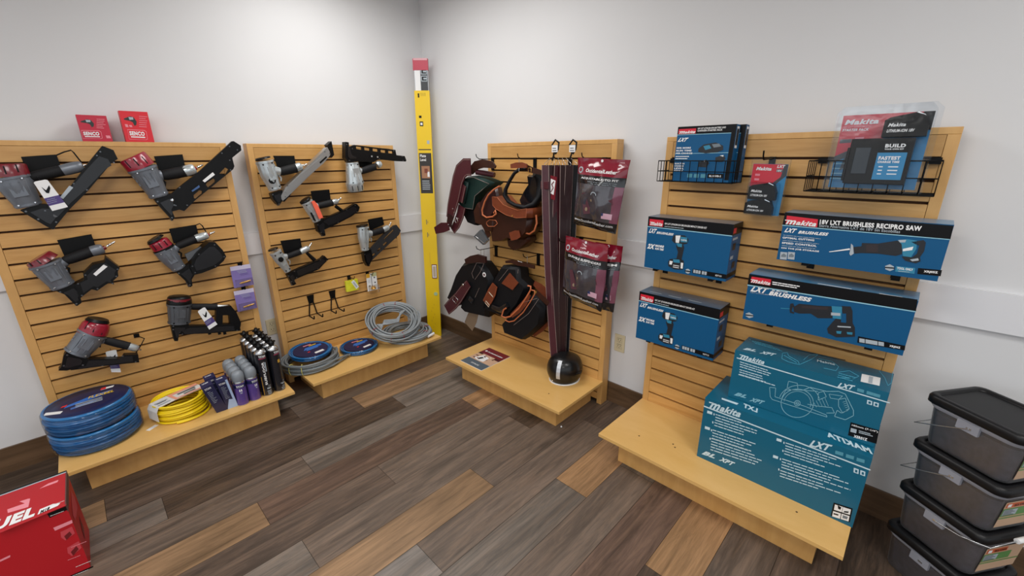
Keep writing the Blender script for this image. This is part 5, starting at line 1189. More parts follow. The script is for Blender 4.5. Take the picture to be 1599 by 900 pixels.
# impact driver cartons
def impact(c, u0, u1, z0, z1, n1, label, FC):
    t, k, base = carton(4, u0, u1, z0, z1, .01, n1, 'impact_driver_carton', label, 'blue impact driver cartons', TEAL)
    M = DM[4]; f = Face(k, M, 1, -n1); TL, TR, BR, BL = FC
    def C_(u, v): q = V((u0+(u1-u0)*u, -n1, z1+(z0-z1)*v)); return q
    f.at = lambda p, lay=1: V((u0+(u1-u0)*p[0], -n1-.0005*lay, z1+(z0-z1)*p[1]))
    W_, H_ = u1-u0, z1-z0
    f.poly([(0,0),(1,0),(1,.19),(0,.19)], CBLK); f.poly([(0,.185),(1,.185),(1,.2),(0,.2)], LT, 2)
    f.poly([(.02,.045),(.2,.045),(.2,.17),(.02,.17)], LOGO, 2); f.logo((.03,.16), (.19,.16), (.04,.09), WHITE, 3)
    f.text('18V LXT LITHIUM-ION BRUSHLESS IMPACT DRIVER KIT', (.22,.12), (.72,.12), (.22,.085), WHITE, 3, .02)
    f.lines((.22,.16), (.5,.16), 1, (0,.02), GREYP, .012, 3)
    f.text('LXT', (.02,.31), (.115,.31), (.035,.22), WHITE, 2, .05, .3); f.text('BRUSHLESS', (.125,.31), (.34,.31), (.13,.265), WHITE, 2, .05, .25)
    f.text('2X', (.02,.62), (.115,.62), (.03,.52), WHITE, 2, .06, .15); f.text('MORE', (.125,.565), (.235,.565), (.13,.52), WHITE, 2, .06); f.text('RUN TIME', (.125,.62), (.235,.62), (.13,.58), WHITE, 2, .06)
    f.poly([(.34,.32),(.36,.29),(.48,.28),(.53,.34),(.52,.42),(.47,.45),(.36,.44),(.33,.40)], TOOL, 2); f.poly([(.37,.3),(.43,.29),(.42,.43),(.38,.43)], WHITE, 3); f.poly([(.43,.31),(.51,.31),(.52,.4),(.44,.41)], TOOLB, 3); f.text('makita', (.44,.38), (.51,.38), (.44,.345), WHITE, 4)
    f.poly([(.40,.44),(.47,.44),(.49,.5),(.475,.72),(.48,.75),(.41,.75),(.42,.6),(.39,.5)], TOOL, 2); f.poly([(.39,.44),(.46,.44),(.46,.5),(.41,.5)], TOOLB, 3)
    f.poly([(.33,.76),(.4,.73),(.5,.74),(.51,.82),(.5,.92),(.4,.94),(.32,.9),(.31,.82)], TOOL, 2); f.poly([(.37,.75),(.45,.74),(.46,.8),(.38,.81)], TOOLB, 3); f.poly([(.33,.79),(.37,.79),(.36,.86),(.33,.86)], WHITE, 3); f.poly([(.47,.79),(.5,.79),(.5,.9),(.475,.9)], WHITE, 3); f.lines((.38,.87), (.46,.87), 2, (0,.035), WHITE, .015, 3, .1)
    for (x, y, r_) in ((.565,.93,.03),): f.poly([(x+r_*math.cos(R(30*a)), y+r_*1.5*math.sin(R(30*a))) for a in range(12)], GREYP, 2); f.poly([(x-.035,y-.01),(x+.035,y-.01),(x+.035,y+.012),(x-.035,y+.012)], CBLK, 3)
    f.poly([(.62,.87),(1,.87),(1,.95),(.62,.95)], CBLK, 2)
    for x in (.63,.66,.69,.73,.76): f.poly([(x,.88),(x+.025,.88),(x+.025,.94),(x,.94)], GREYP, 3)
    f.text('XDT131', (.88,.93), (.95,.93), (.88,.9), WHITE, 3)
    # top: dark lid print; right side print
    k.add([(u0,-n1,z1+.0006),(u1,-n1,z1+.0006),(u1,-.012,z1+.0006),(u0,-.012,z1+.0006)], [(0,1,2,3)], mat('carton_top_slate','3A5872',.3,coat=.3))
    for x in (.1,.35,.6): k.add([(u0+W_*x,-n1+.03,z1+.0012),(u0+W_*(x+.16),-n1+.03,z1+.0012),(u0+W_*(x+.16),-n1+.036,z1+.0012),(u0+W_*x,-n1+.036,z1+.0012)], [(0,1,2,3)], GREYP)
    sx = u1+.0006; D_ = n1-.01
    def sd(y0, v0, y1, v1, m, l=1): k.add([(u1+.0005*l,-n1+D_*y0,z1-H_*v0),(u1+.0005*l,-n1+D_*y0,z1-H_*v1),(u1+.0005*l,-n1+D_*y1,z1-H_*v1),(u1+.0005*l,-n1+D_*y1,z1-H_*v0)], [(0,1,2,3)], m)
    sd(0,0,1,.19,CBLK); sd(0,.87,1,.95,CBLK); sd(.05,.07,.35,.16,LOGO,2); sd(.1,.24,.6,.28,GREYP,2); sd(.2,.34,.5,.46,TOOL,2); sd(.1,.56,.4,.62,GREYP,2); sd(.4,.68,.7,.8,TOOL,2)
    k.build('carton', t, base, bevel=.0012); return t
impact(None, .006, .400, .998, 1.254, .135, 'blue impact driver carton with dark lid, upper one at the stand left', ((0,0),)*4)
impact(None, -.004, .397, .606, .866, .140, 'blue impact driver carton, lower one at the stand left', ((0,0),)*4)
for u in (.06, .33): arm_bracket(4, u, .998, .12, 'black shelf arm under the %s end of the upper impact driver carton' % ('left' if u < .2 else 'right'))
for u in (.06, .33): arm_bracket(4, u, .606, .12, 'black shelf arm under the %s end of the lower impact driver carton' % ('left' if u < .2 else 'right'))
# reciprocating saw cartons
def sawbox(u0, u1, z0, z1, n1, label, draw):
    t, k, base = carton(4, u0, u1, z0, z1, .012, n1, 'reciprocating_saw_carton', label, 'blue reciprocating saw cartons', TEAL)
    f = Face(k, DM[4], 1, -n1); k.add([(u0,-n1,z1+.0006),(u1,-n1,z1+.0006),(u1,-.014,z1+.0006),(u0,-.014,z1+.0006)], [(0,1,2,3)], mat('carton_top_blue','3F80AA',.3,coat=.3))
    draw(f, k, u0, u1, z0, z1, n1); k.build('carton', t, base, bevel=.0012); return t
def saw1(f, k, u0, u1, z0, z1, n1):
    f.o = (1205, 315, 5.42)
    f.poly([(115,90),(1540,205),(1512,322),(90,200)], CBLK); f.poly([(90,196),(1512,318),(1511,325),(89,203)], LT, 2)
    f.poly([(130,118),(392,150),(385,218),(118,188)], LOGO, 2); f.logo((118,190), (378,213), (128,150), WHITE, 3)
    f.text('18V LXT BRUSHLESS RECIPRO SAW', (405,190), (1265,250), (410,152), WHITE, 2, .045)
    f.text('Sierra Alternativa LXT de 18V Sin Escobillas', (400,213), (1085,268), (403,190), GREYP, 2, .01)
    f.text('LXT', (105,258), (200,267), (122,222), WHITE, 2, .05, .3); f.text('BRUSHLESS', (222,270), (475,290), (230,245), WHITE, 2, .05, .25)
    for j, s in enumerate(('OPTIMAL CUTTING', 'SPEED CONTROL', 'ON THE JOB STORAGE')):
        f.lines((98-6*j,285+44*j), (440-20*j,320+42*j), 1, (0,0), GREYP, 4, 2, .1); f.text(s, (92-6*j,312+44*j), (360+20*j,336+48*j), (94-6*j,296+44*j), WHITE, 2, .04)
    for x in (75, 140): f.poly([(x,425),(x+58,430),(x+52,492),(x-5,486)], GREYP, 2); f.poly([(x+8,450),(x+30,438),(x+50,455),(x+45,470),(x+5,468)], TOOLG, 3)
    f.poly([(485,423),(660,395),(665,408),(490,428)], WHITE, 3)
    f.poly([(672,355),(690,372),(695,440),(668,458),(658,440),(668,400)], GREYP, 3)
    f.poly([(690,385),(760,378),(765,350),(900,355),(1060,330),(1100,345),(1110,400),(1100,445),(1050,460),(900,440),(760,435),(700,440)], TOOL, 2)
    f.poly([(800,365),(900,362),(900,430),(800,425)], mat('tool_brown','2B2226',.5), 3)
    f.poly([(1065,325),(1150,318),(1230,330),(1225,400),(1180,470),(1110,460),(1100,360)], TOOLB, 3); f.poly([(1110,400),(1200,380),(1190,410),(1110,420)], WHITE, 4); f.poly([(1070,325),(1140,322),(1130,345),(1085,345)], GREYP, 4)
    f.poly([(1180,340),(1230,335),(1285,325),(1305,345),(1290,420),(1255,470),(1260,505),(1220,522),(1130,500),(1100,465),(1190,470),(1230,440),(1250,370),(1215,360)], TOOL, 3); f.poly([(1170,490),(1240,478),(1245,498),(1190,505)], GREYP, 4)
    f.poly([(960+0,545),(1000,530),(1035,550),(1035,575),(1000,588),(962,572)], GREYP, 2); f.poly([(960,552),(1038,558),(1038,568),(960,562)], CBLK, 3)
    f.poly([(1052,545),(1215,562),(1208,612),(1045,592)], TOOLB, 2); f.text('TOOL ONLY', (1060,572), (1195,588), (1063,552), WHITE, 3, .04); f.lines((1070,590),(1190,602),1,(0,0),GREYP,5,3)
    f.poly([(1240,562),(1442,580),(1430,632),(1232,612)], CBLK, 2); f.text('XRJ05Z', (1285,603), (1405,614), (1288,580), WHITE, 3, .05)
def saw2(f, k, u0, u1, z0, z1, n1):
    f.o = (1150, 410, 5.514)
    f.poly([(110,100),(1560,320),(1545,425),(95,195)], CBLK); f.poly([(95,190),(1545,420),(1543,429),(94,199)], LT, 2)
    f.poly([(132,122),(300,146),(292,200),(122,172)], LOGO, 2); f.logo((124,172), (290,197), (134,142), WHITE, 3)
    f.lines((310,190),(570,232),2,(0,-17),WHITE,9,3,.5)
    f.text('LXT', (118,248), (262,270), (140,200), WHITE, 2, .05, .3); f.text('BRUSHLESS', (275,280), (640,342), (285,245), WHITE, 2, .06, .25); f.text('BL MOTOR', (305,245), (440,265), (310,230), WHITE, 2, .03, .2); f.text('18V LITHIUM', (122,262),(268,282),(124,254),GREYP,2,.01)
    f.poly([(380,390),(460,396),(460,402),(385,398)], TOOLB, 3)
    f.poly([(465,355),(490,352),(500,380),(485,385),(475,420),(500,430),(495,442),(462,432),(458,400)], TOOL, 3)
    f.poly([(490,385),(540,355),(700,372),(820,378),(830,430),(825,480),(700,480),(640,440),(540,440),(495,425)], TOOL, 2); f.poly([(560,370),(790,385),(790,410),(560,392)], mat('tool_brown'), 3)
    f.poly([(820,375),(910,382),(905,490),(830,480)], TOOLB, 3); f.poly([(815,430),(895,436),(895,460),(815,455)], GREYP, 4)
    f.poly([(905,375),(985,380),(1000,420),(1000,520),(1020,560),(1020,640),(860,645),(790,610),(780,570),(830,510),(860,480),(900,485),(915,440)], TOOL, 2); f.poly([(905,440),(945,440),(945,520),(900,515)], TEAL, 3)
    f.poly([(870,545),(985,552),(985,563),(870,556)], GREYP, 4); f.poly([(860,590),(905,592),(900,615),(865,612)], TOOLB, 4); f.poly([(950,598),(1000,602),(998,622),(955,618)], TOOLB, 4)
    f.poly([(80,440),(110,430),(145,452),(145,470),(110,480),(80,462)], GREYP, 2); f.poly([(80,447),(146,455),(146,463),(80,457)], CBLK, 3)
    f.poly([(1048,635),(1455,718),(1448,758),(1040,690)], CBLK, 2)
    for x0, x1 in ((1058,1105),(1112,1215),(1222,1270)): f.poly([(x0,652+(x0-1058)*.17),(x1,652+(x1-1058)*.17),(x1,686+(x1-1058)*.17),(x0,686+(x0-1058)*.17)], GREYP, 3)
    f.text('XRJ06Z', (1315,730), (1410,748), (1318,708), WHITE, 3, .05)
    for a, b in ((.45,.65),(.8,.92)): k.add([(u0+(u1-u0)*a,-n1+.012,z1+.0011),(u0+(u1-u0)*b,-n1+.012,z1+.0011),(u0+(u1-u0)*b,-n1+.02,z1+.0011),(u0+(u1-u0)*a,-n1+.02,z1+.0011)], [(0,1,2,3)], WHITE)
sawbox(.584, 1.056, 1.134, 1.322, .15, 'long blue carton reading 18V LXT BRUSHLESS RECIPRO SAW, the upper saw carton', saw1)
sawbox(.496, 1.026, .851, 1.057, .15, 'long blue saw carton with large BRUSHLESS lettering, the lower saw carton', saw2)
for u in (.68, .95): arm_bracket(4, u, 1.134, .13, 'black shelf arm under the %s part of the upper saw carton' % ('left' if u < .8 else 'right'))
for u in (.60, .93): arm_bracket(4, u, .851, .13, 'black shelf arm under the %s part of the lower saw carton' % ('left' if u < .8 else 'right'))
# big teal cartons on the shelf
BT = mat('teal_carton', '075E7A', .36, spec=.4, coat=.15); LN = mat('white_blue_line', 'C5DCE6', .5)
u0, u1, n1, z0, z1 = .432, 1.024, .284, ZS, .489
t, k, base = carton(4, u0, u1, z0, z1, .008, n1, 'rear_handle_saw_carton', 'large teal carton covered in small white text, standing on the shelf', 'teal cartons stacked on the shelf', BT)
f = Face(k, DM[4], 1, -n1, ox=1070, oy=580, sc=3.6)
f.logo((135,205), (310,262), (145,170), LN, 2)
f.poly([(105,192),(1042,552),(1040,559),(104,199)], LN, 2); f.text('LXT', (695,420), (815,452), (708,385), LN, 2, .05, .3)
for (x, y) in ((845,445),(905,465),(965,485)): f.poly([(x,y),(x+45,y+13),(x+42,y+32),(x-3,y+19)], mat('dim_teal_print','4E93A8',.5), 2)
for x in (948, 985): f.poly([(x,542+(x-948)*.35),(x+28,552+(x-948)*.35),(x+26,578+(x-948)*.35),(x-2,568+(x-948)*.35)], LN, 2); f.poly([(x+8,552+(x-948)*.35),(x+20,556+(x-948)*.35),(x+19,570+(x-948)*.35),(x+7,566+(x-948)*.35)], BT, 3)
def block(x, y, n, L, sl=.33): f.lines((x,y),(x+L,y+L*sl),n,(-1.5,15.5),LN,5,2,.45)
for (x, y) in ((125,220),(112,308),(515,375),(495,470)): f.poly([(x,y),(x+28,y+9),(x+26,y+24),(x-2,y+15)], LN, 2)
for (x, y) in ((160,235),(153,280),(146,325),(138,372),(553,395),(547,440),(533,487),(524,545)): f.poly([(x,y),(x+6,y+3),(x+5,y+14),(x-1,y+11)], LN, 2)
block(172,245,3,250); block(165,290,2,230); block(155,332,4,300); block(148,380,5,290); block(565,405,3,360); block(558,450,2,330); block(545,495,4,400); block(535,560,3,380)
f.text('BL', (92,465), (165,492), (103,445), LN, 2, .06, .3); f.text('XPT', (188,500), (270,535), (200,480), LN, 2, .06, .3)
f.poly([(835,738),(942,772),(925,850),(818,812)], CBLK, 2)
for (x, y) in ((842,748),(888,763),(832,785),(880,800)): f.poly([(x,y),(x+44,y+14),(x+38,y+44),(x-6,y+30)], WHITE, 3)
f.poly([(858,752),(878,765),(872,778),(860,772)], CBLK, 4); f.poly([(895,785),(920,788),(916,796),(890,792)], CBLK, 4); f.poly([(835,796),(862,804),(860,811),(833,803)], CBLK, 4); f.poly([(886,808),(915,818),(910,832),(884,824)], TOOLG, 4)
g = Face(k, DM[4], 2, z1, sgn=1, ox=1070, oy=580, sc=3.6)
g.text('MAKITA', (1055,470), (800,370), (1050,440), LN, 2, .05, .3); g.text('LXT', (405,235), (315,200), (418,215), LN, 2, .05, .3); g.poly([(205,150),(300,182),(290,190),(205,160)], LN, 2)
k.build('carton', t, base, bevel=.002)
u0, u1, n1, z0, z1 = .502, 1.020, .205, .4905, .722
t, k, base = carton(4, u0, u1, z0, z1, .012, n1, 'rear_handle_saw_carton', 'teal carton with a line drawing of a circular saw, on top of the larger one', 'teal cartons stacked on the shelf', BT)
f = Face(k, DM[4], 1, -n1, ox=1130, oy=510, sc=4.736)
f.logo((120,235), (300,283), (130,205), LN, 2)
f.poly([(98,228),(1230,562),(1228,570),(97,236)], LN, 2); f.text('LXT', (840,448), (962,472), (853,415), LN, 2, .05, .3)
for x in (990, 1060, 1110): f.poly([(x,455+(x-990)*.3),(x+50,470+(x-990)*.3),(x+45,492+(x-990)*.3),(x-4,478+(x-990)*.3)], mat('dim_teal_print'), 2)
for x in (1062, 1110): f.poly([(x,542+(x-1062)*.3),(x+38,553+(x-1062)*.3),(x+35,583+(x-1062)*.3),(x-3,572+(x-1062)*.3)], LN, 2); f.poly([(x+10,552+(x-1062)*.3),(x+28,557+(x-1062)*.3),(x+26,574+(x-1062)*.3),(x+8,569+(x-1062)*.3)], BT, 3)
f.lines((122,265),(350,335),3,(-1,17),LN,6,2,.3); f.lines((118,322),(330,385),3,(-1,17),LN,6,2,.3); f.lines((110,358),(380,440),1,(0,17),LN,6,2,0)
f.text('BL', (75,508), (165,532), (90,485), mat('pale_teal_print','7FB4C4',.5), 2, .06, .3); f.text('XPT', (188,550), (290,578), (205,525), mat('pale_teal_print'), 2, .06, .3)
# outline drawing of the saw
PLT = mat('pale_teal_print')
def pl(pts, wd=2.2, closed=False, m=PLT):
    L = list(pts)+([pts[0]] if closed else [])
    for (xa, ya), (xb, yb) in zip(L, L[1:]):
        d = math.hypot(xb-xa, yb-ya) or 1; nx, ny = -(yb-ya)/d*wd, (xb-xa)/d*wd
        f.poly([(xa+nx,ya+ny),(xb+nx,yb+ny),(xb-nx,yb-ny),(xa-nx,ya-ny)], m, 2)
def arc(cx, cy, rx, ry, a0, a1, n=18, wd=2.2): pl([(cx+rx*math.cos(R(a0+(a1-a0)*j/n)), cy+ry*math.sin(R(a0+(a1-a0)*j/n))) for j in range(n+1)], wd)
arc(545,568,120,105,-180,180,30); arc(545,568,100,88,-170,20,20,1.6); arc(545,568,22,20,0,360,12); arc(545,568,10,9,0,360,10); arc(560,555,150,120,-165,-10,20,2)
pl([(340,450),(385,455),(380,520),(600,590),(760,655),(765,670),(700,650),(360,540),(345,520)],2,True); pl([(470,455),(480,405),(545,420),(550,465),(500,470)],2,True); pl([(430,530),(460,470),(560,470),(700,480)],2)
pl([(590,470),(640,450),(760,480),(850,480),(900,500),(960,620),(960,660),(900,690),(820,665),(840,620),(870,640),(920,620)],2.4); pl([(700,490),(740,480),(760,520),(700,545)],2,True); pl([(850,540),(900,530),(930,610),(880,640),(850,590)],2,True); pl([(620,575),(700,590),(800,600),(820,640),(760,640)],2); pl([(780,500),(880,515),(850,540),(790,530)],1.8,True)
for j in range(6): pl([(640+22*j,560-6*j),(665+22*j,600-2*j)],1.4)
for j in range(5): pl([(880+6*j,560+14*j),(910+4*j,552+14*j)],1.4)
f.poly([(940,708),(1150,768),(1130,868),(920,805)], CBLK, 2); f.text('185mm (7-1/4")', (948,738), (1140,790), (950,722), WHITE, 3, .02)
f.poly([(942,750),(985,762),(980,790),(937,778)], GREYP, 3); f.lines((1000,775),(1110,805),2,(0,12),GREYP,7,3,.3); f.text('XSR01Z', (960,820), (1060,848), (964,800), WHITE, 3, .05)
g = Face(k, DM[4], 2, z1, sgn=1, ox=1130, oy=510, sc=4.736); MBP = mat('mid_blue_line','4FA9C8',.45)
g.text('BL', (140,172), (235,190), (155,158), LN, 2, .06, .3); g.text('XPT', (262,200), (375,222), (280,183), LN, 2, .06, .3)
g.lines((190,100),(400,160),3,(20,14),MBP,4,2); g.text('Makita', (690,262), (825,290), (685,245), LN, 2, .03, .2)
g.poly([(1022,352),(1160,382),(1152,442),(1012,410)], WHITE, 2); g.poly([(1075,370),(1105,377),(1098,425),(1068,418)], GREYP, 3); g.lines((850,350),(1000,390),3,(-5,14),MBP,5,2)

def gpl(pts):
    for (xa, ya), (xb, yb) in zip(pts, pts[1:]):
        d = math.hypot(xb-xa, yb-ya) or 1; nx, ny = -(yb-ya)/d*1.8, (xb-xa)/d*1.8; g.poly([(xa+nx,ya+ny),(xb+nx,yb+ny),(xb-nx,yb-ny),(xa-nx,ya-ny)], MBP, 2)
gpl([(430,240),(435,200),(470,195),(480,220),(550,260),(560,285),(480,265),(430,240)]); gpl([(445,215),(480,235),(540,270)]); gpl([(590,250),(630,215),(700,210),(650,245),(560,285)]); gpl([(700,240),(800,260),(850,300),(830,330),(740,310)])
gpl([(1150,300),(1250,340),(1240,420),(1215,440),(1190,380),(1150,330)]); gpl([(850,340),(930,330),(1000,370),(960,390),(870,380)]); g.poly([(200,95),(900,250),(900,256),(200,101)], mat('dark_flap_line','0A4458',.5), 3)
k.build('carton', t, base, bevel=.002)

# wire baskets
def basket(u0, u1, z0, z1, n, nx, label, sl=.0):
    base = V((u0, 0, z1)); t = thing('wire_basket', label, 'basket', frame_at(4, base), 'black wire baskets on the slatwall')
    r = .0022; k = MB(); zm = (z0+z1)/2; B = .012
    for z in (z1, zm, z0): k.tube([(u0,-B,z),(u0+sl,-n,z),(u1-sl,-n,z),(u1,-B,z)], r*1.2 if z == z1 else r, BLKM, 6, closed=(z != zm)); 
    for j in range(nx+1):
        u = u0+sl+(u1-u0-2*sl)*j/nx; k.tube([(u,-n,z1),(u,-n,z0),(u,-B,z0),(u,-B,z1)], r*.8, BLKM, 6)
    for j in range(1, 4):
        y = -B-(n-B)*j/4
        for u in (u0+sl*j/4, u1-sl*j/4): k.tube([(u,y,z1),(u,y,z0)], r*.8, BLKM, 6)
        k.tube([(u0,y,z0),(u1,y,z0)], r*.8, BLKM, 6)
    k.build('wire_frame', t, base)
    for u in (u0+.02, u1-.02):
        MB().box((u-.016, -.016, z1-.012), (u+.016, .006, z1+.01), BLKM).build('wall_clip', t, base)
basket(.030, .366, 1.424, 1.516, .13, 9, 'left wire basket holding the battery charger carton')
basket(.632, .990, 1.408, 1.518, .15, 9, 'right wire basket holding the large clear starter pack')
# charger cartons in the left basket
def charger(n1, n0, du, label, front):
    M = DM[4] @ Matrix.Translation((.095+du, -n1, 1.427)) @ Matrix.Rotation(R(-2.5), 4, 'X')
    t = thing('charger_carton', label, 'box', M, 'charger cartons in the left basket')
    W_, H_, D_ = .250, .236, n1-n0; k = MB(); k.box((0, 0, 0), (W_, D_, H_), TEAL)
    f = Face(k, M, 1, 0); f.at = lambda p, lay=1: V((W_*p[0], -.0005*lay, H_*(1-p[1])))
    f.poly([(0,0),(1,0),(1,.14),(0,.14)], CBLK); f.poly([(0,.14),(.93,.14),(.93,.15),(0,.15)], LT, 2); f.poly([(.93,.14),(1,.14),(1,.96),(.93,.96)], CBLK, 1)
    f.poly([(.02,.04),(.33,.04),(.33,.13),(.02,.13)], LOGO, 2); f.logo((.03,.125), (.32,.125), (.05,.075), WHITE, 3)
    f.text('18V LXT LITHIUM-ION BATTERY AND', (.36,.06), (.83,.06), (.36,.03), WHITE, 2, .03); f.text('CHARGER STARTER PACK', (.36,.1), (.78,.1), (.36,.07), WHITE, 2, .03)
    f.text('LXT', (.02,.27), (.19,.27), (.05,.2), WHITE, 2, .06, .3)
    for j, s in enumerate(('50% MORE', 'RUN TIME', 'PER CHARGE')): f.text(s, (.02,.4+.05*j), (.28+.02*j,.4+.05*j), (.02,.37+.05*j), WHITE, 2, .04)
    f.poly([(0,.49),(.93,.475),(.93,.483),(0,.498)], LT, 2); f.lines((.02,.55),(.35,.55),2,(0,.04),WHITE,.015,2)
    for j, s in enumerate(('BUILT-IN', 'CHARGE', 'LEVEL', 'INDICATOR')): f.text(s, (.0+.02,.69+.045*j), (.2-.01*(j%2),.69+.045*j), (.02,.66+.045*j), WHITE, 2, .04)
    f.poly([(.42,.4),(.5,.33),(.7,.3),(.83,.36),(.84,.43),(.75,.47),(.55,.49),(.42,.46)], TOOL, 2); f.poly([(.5,.36),(.6,.34),(.64,.4),(.54,.43)], TOOLB, 3); f.poly([(.64,.33),(.76,.32),(.8,.37),(.68,.39)], TOOLG, 3)
    f.poly([(.45,.65),(.58,.6),(.64,.66),(.6,.74),(.46,.73)], TOOL, 2); f.poly([(.73,.56),(.86,.52),(.9,.58),(.86,.64),(.74,.64)], TOOL, 2); f.poly([(.5,.62),(.56,.61),(.56,.64)], WHITE, 3); f.poly([(.8,.53),(.86,.52),(.86,.55)], WHITE, 3)
    for x in (.28,.4,.52): f.poly([(x,.86),(x+.09,.86),(x+.09,.93),(x,.93)], mat('dim_teal_print'), 2)
    f.poly([(.64,.85),(.9,.85),(.9,.93),(.64,.93)], CBLK, 2); f.text('BL1850B-2', (.67,.91), (.87,.91), (.67,.875), WHITE, 3, .04)
    k.add([(0,0,H_+.0006),(W_,0,H_+.0006),(W_,D_,H_+.0006),(0,D_,H_+.0006)], [(0,1,2,3)], CBLK)
    k.add([(W_+.0006,.008,H_*.6),(W_+.0006,D_*.8,H_*.6),(W_+.0006,D_*.8,H_*.97),(W_+.0006,.008,H_*.97)], [(0,1,2,3)], WHITE)
    for j in range(9): k.add([(W_+.001,.01+D_*.06*j,H_*.65),(W_+.001,.012+D_*.06*j,H_*.65),(W_+.001,.012+D_*.06*j,H_*.93),(W_+.001,.01+D_*.06*j,H_*.93)], [(0,1,2,3)], BLK)
    k.build('carton', t, bevel=.001)
charger(.112, .066, 0, 'front blue battery charger carton standing in the left wire basket', True)
charger(.062, .020, .022, 'second blue charger carton right behind the front one in the left basket', False)
# blister packs
def battery(t, x0, x1, z0, z1, n, txt=True):
    k = MB(); h = z1-z0; w_ = x1-x0
    k.prism([(x0, z0), (x1, z0), (x1, z0+h*.45), (x1-w_*.12, z1-h*.08), (x1-w_*.3, z1), (x0+w_*.12, z1-h*.18), (x0, z1-h*.3)], -n, -n+.03, BLK)
    vs, fs = glyphs('Makita', .03, .25); k.add([(x0+w_*(.1+.4*v[0]), -n-.0006, z0+h*(.42+.15*v[1])) for v in vs], fs, WHITE)
    vs, fs = glyphs('LITHIUM-ION 18V', .03, .2); k.add([(x0+w_*(.1+.62*v[0]), -n-.0006, z0+h*(.18+.13*v[1])) for v in vs], fs, WHITE)
    bt_ = k.build('battery', t, bevel=.004)
    MB().prism([(x1-w_*.3, z1+.001), (x1-w_*.14, z1-h*.1), (x1-w_*.11, z1-h*.16), (x1-w_*.17, z1-h*.12), (x1-w_*.32, z1-.002)], -n-.001, -n, CHRO).build('glint_edge', bt_)
# twin battery blister
a = V((.4727, 0, HT-.0233-.0762)); t0 = thing('peg_hook', 'peg hook carrying the twin battery blister', 'hook', frame_at(4, a), 'peg hook')
MB().box(a+V((-.012,-.005,-.03)), a+V((.012,.004,.006)), BLKM).build('back_plate', t0, a)
MB().tube([a, a+V((0,-.13,-.004)), a+V((0,-.142,.01)), a+V((0,-.146,.03))], .003, BLKM, 8).build('wire', t0, a)
M = DM[4] @ Matrix.Translation((.486, -.07, 1.524)) @ Matrix.Rotation(R(1.0), 4, 'Y')
t = thing('battery_blister_pack', 'clear blister pack with two black batteries on a red card, on its own peg', 'blister pack', M)
TL2 = mat('blister_card_teal', '1B7FB0', .4)
k = MB(); hw2, H2 = .072, .232
k.box((-hw2+.008, 0, -H2+.006), (hw2-.008, .001, -.02), TL2)
def q2(pts, m, l=1): k.add([(hw2*x, -.0004*l, -H2*v) for x, v in pts], [tuple(range(len(pts)))], m)
q2([(-.88,.09),(.86,.09),(.6,.36),(.0,.44),(-.88,.48)][::-1], LOGO); q2([(.7,.09),(.88,.09),(.88,.28),(.45,.42),(.3,.4),(.62,.3)][::-1], mat('dark_wedge','30343A',.4), 2)
for s, x0, x1, v0, v1 in (('Makita',-.7,.1,.14,.2),('LXT',.35,.75,.1,.15),):
    vs, fs = glyphs(s, .05, .25); k.add([(hw2*(x0+(x1-x0)*v[0]), -.0012, -H2*(v1+(v0-v1)*v[1])) for v in vs], fs, WHITE)
q2([(.35,.17),(.65,.17),(.65,.22),(.35,.22)][::-1], DGREY, 2); vs, fs = glyphs('18V', .04); k.add([(hw2*(.38+.24*v[0]), -.0014, -H2*(.215-.035*v[1])) for v in vs], fs, WHITE)
for v0 in (.26,.34): q2([(-.7,v0),(-.45,v0),(-.45,v0+.035),(-.7,v0+.035)][::-1], PINKL, 2)
k.build('card', t)
battery(t, -hw2*.8, hw2*.62, -H2*.7, -H2*.40, .03); battery(t, -hw2*.86, hw2*.58, -H2*.96, -H2*.69, .03)
SHELLM = film('blister_shell', 'F8FAFC', .01, .3, .15)
k = MB(); k.rbox((-hw2, -.004, -H2), (hw2, .003, 0), .006, SHELLM); k.build('shell_flange', t)
k = MB(); k.box((-hw2*.88, -.036, -H2*.98), (hw2*.75, -.004, -H2*.4), SHELLM); k.build('shell_bubble', t, bevel=.008)
# starter pack
M = DM[4] @ Matrix.Translation((.820, -.122, 1.412)) @ Matrix.Rotation(R(-5), 4, 'X')
t = thing('starter_blister_pack', 'large clear blister starter pack with a battery and charger, rising from the right wire basket', 'blister pack', M)
hw3, H3 = .139, .290
k = MB(); k.box((-hw3*.86, 0, .012), (hw3*.86, .001, H3*.9), TL2)
def q3(pts, m, l=1): k.add([(hw3*x, -.0004*l, H3*(1-v)) for x, v in pts], [tuple(range(len(pts)))], m)
q3([(-.86,.1),(.72,.1),(.3,.28),(-.1,.42),(-.5,.5),(-.86,.58)][::-1], LOGO); q3([(.66,.1),(.86,.1),(.86,.3),(.75,.3)][::-1], CBLK, 2); q3([(-.86,.58),(-.4,.46),(-.4,.7),(-.7,.75),(-.65,.6),(-.86,.66)][::-1], mat('dark_wedge'), 2)
for s, x0, x1, v0, v1, m in (('Makita',-.8,-.12,.15,.21,WHITE),('18V LXT LITHIUM-ION',-.82,-.25,.225,.245,PINKL),('STARTER PACK',-.82,-.28,.255,.285,WHITE)):
    vs, fs = glyphs(s, .04, .2); k.add([(hw3*(x0+(x1-x0)*v[0]), -.0012, H3*(1-(v1+(v0-v1)*v[1]))) for v in vs], fs, m)
q3([(-.82,.38),(-.58,.375),(-.58,.42),(-.82,.425)][::-1], DGREY, 2); q3([(-.52,.36),(-.34,.355),(-.34,.43),(-.52,.435)][::-1], PINKL, 2)
for j in range(4): q3([(-.84,.66+.06*j),(-.84+.25,.66+.06*j),(-.6,.675+.06*j),(-.84,.675+.06*j)][::-1], LT, 2)
k.build('card', t)
battery(t, hw3*.02, hw3*.82, H3*.62, H3*.875, .05)
k = MB(); k.box((-hw3*.52, -.062, H3*.09), (hw3*.66, -.004, H3*.60), BLK)
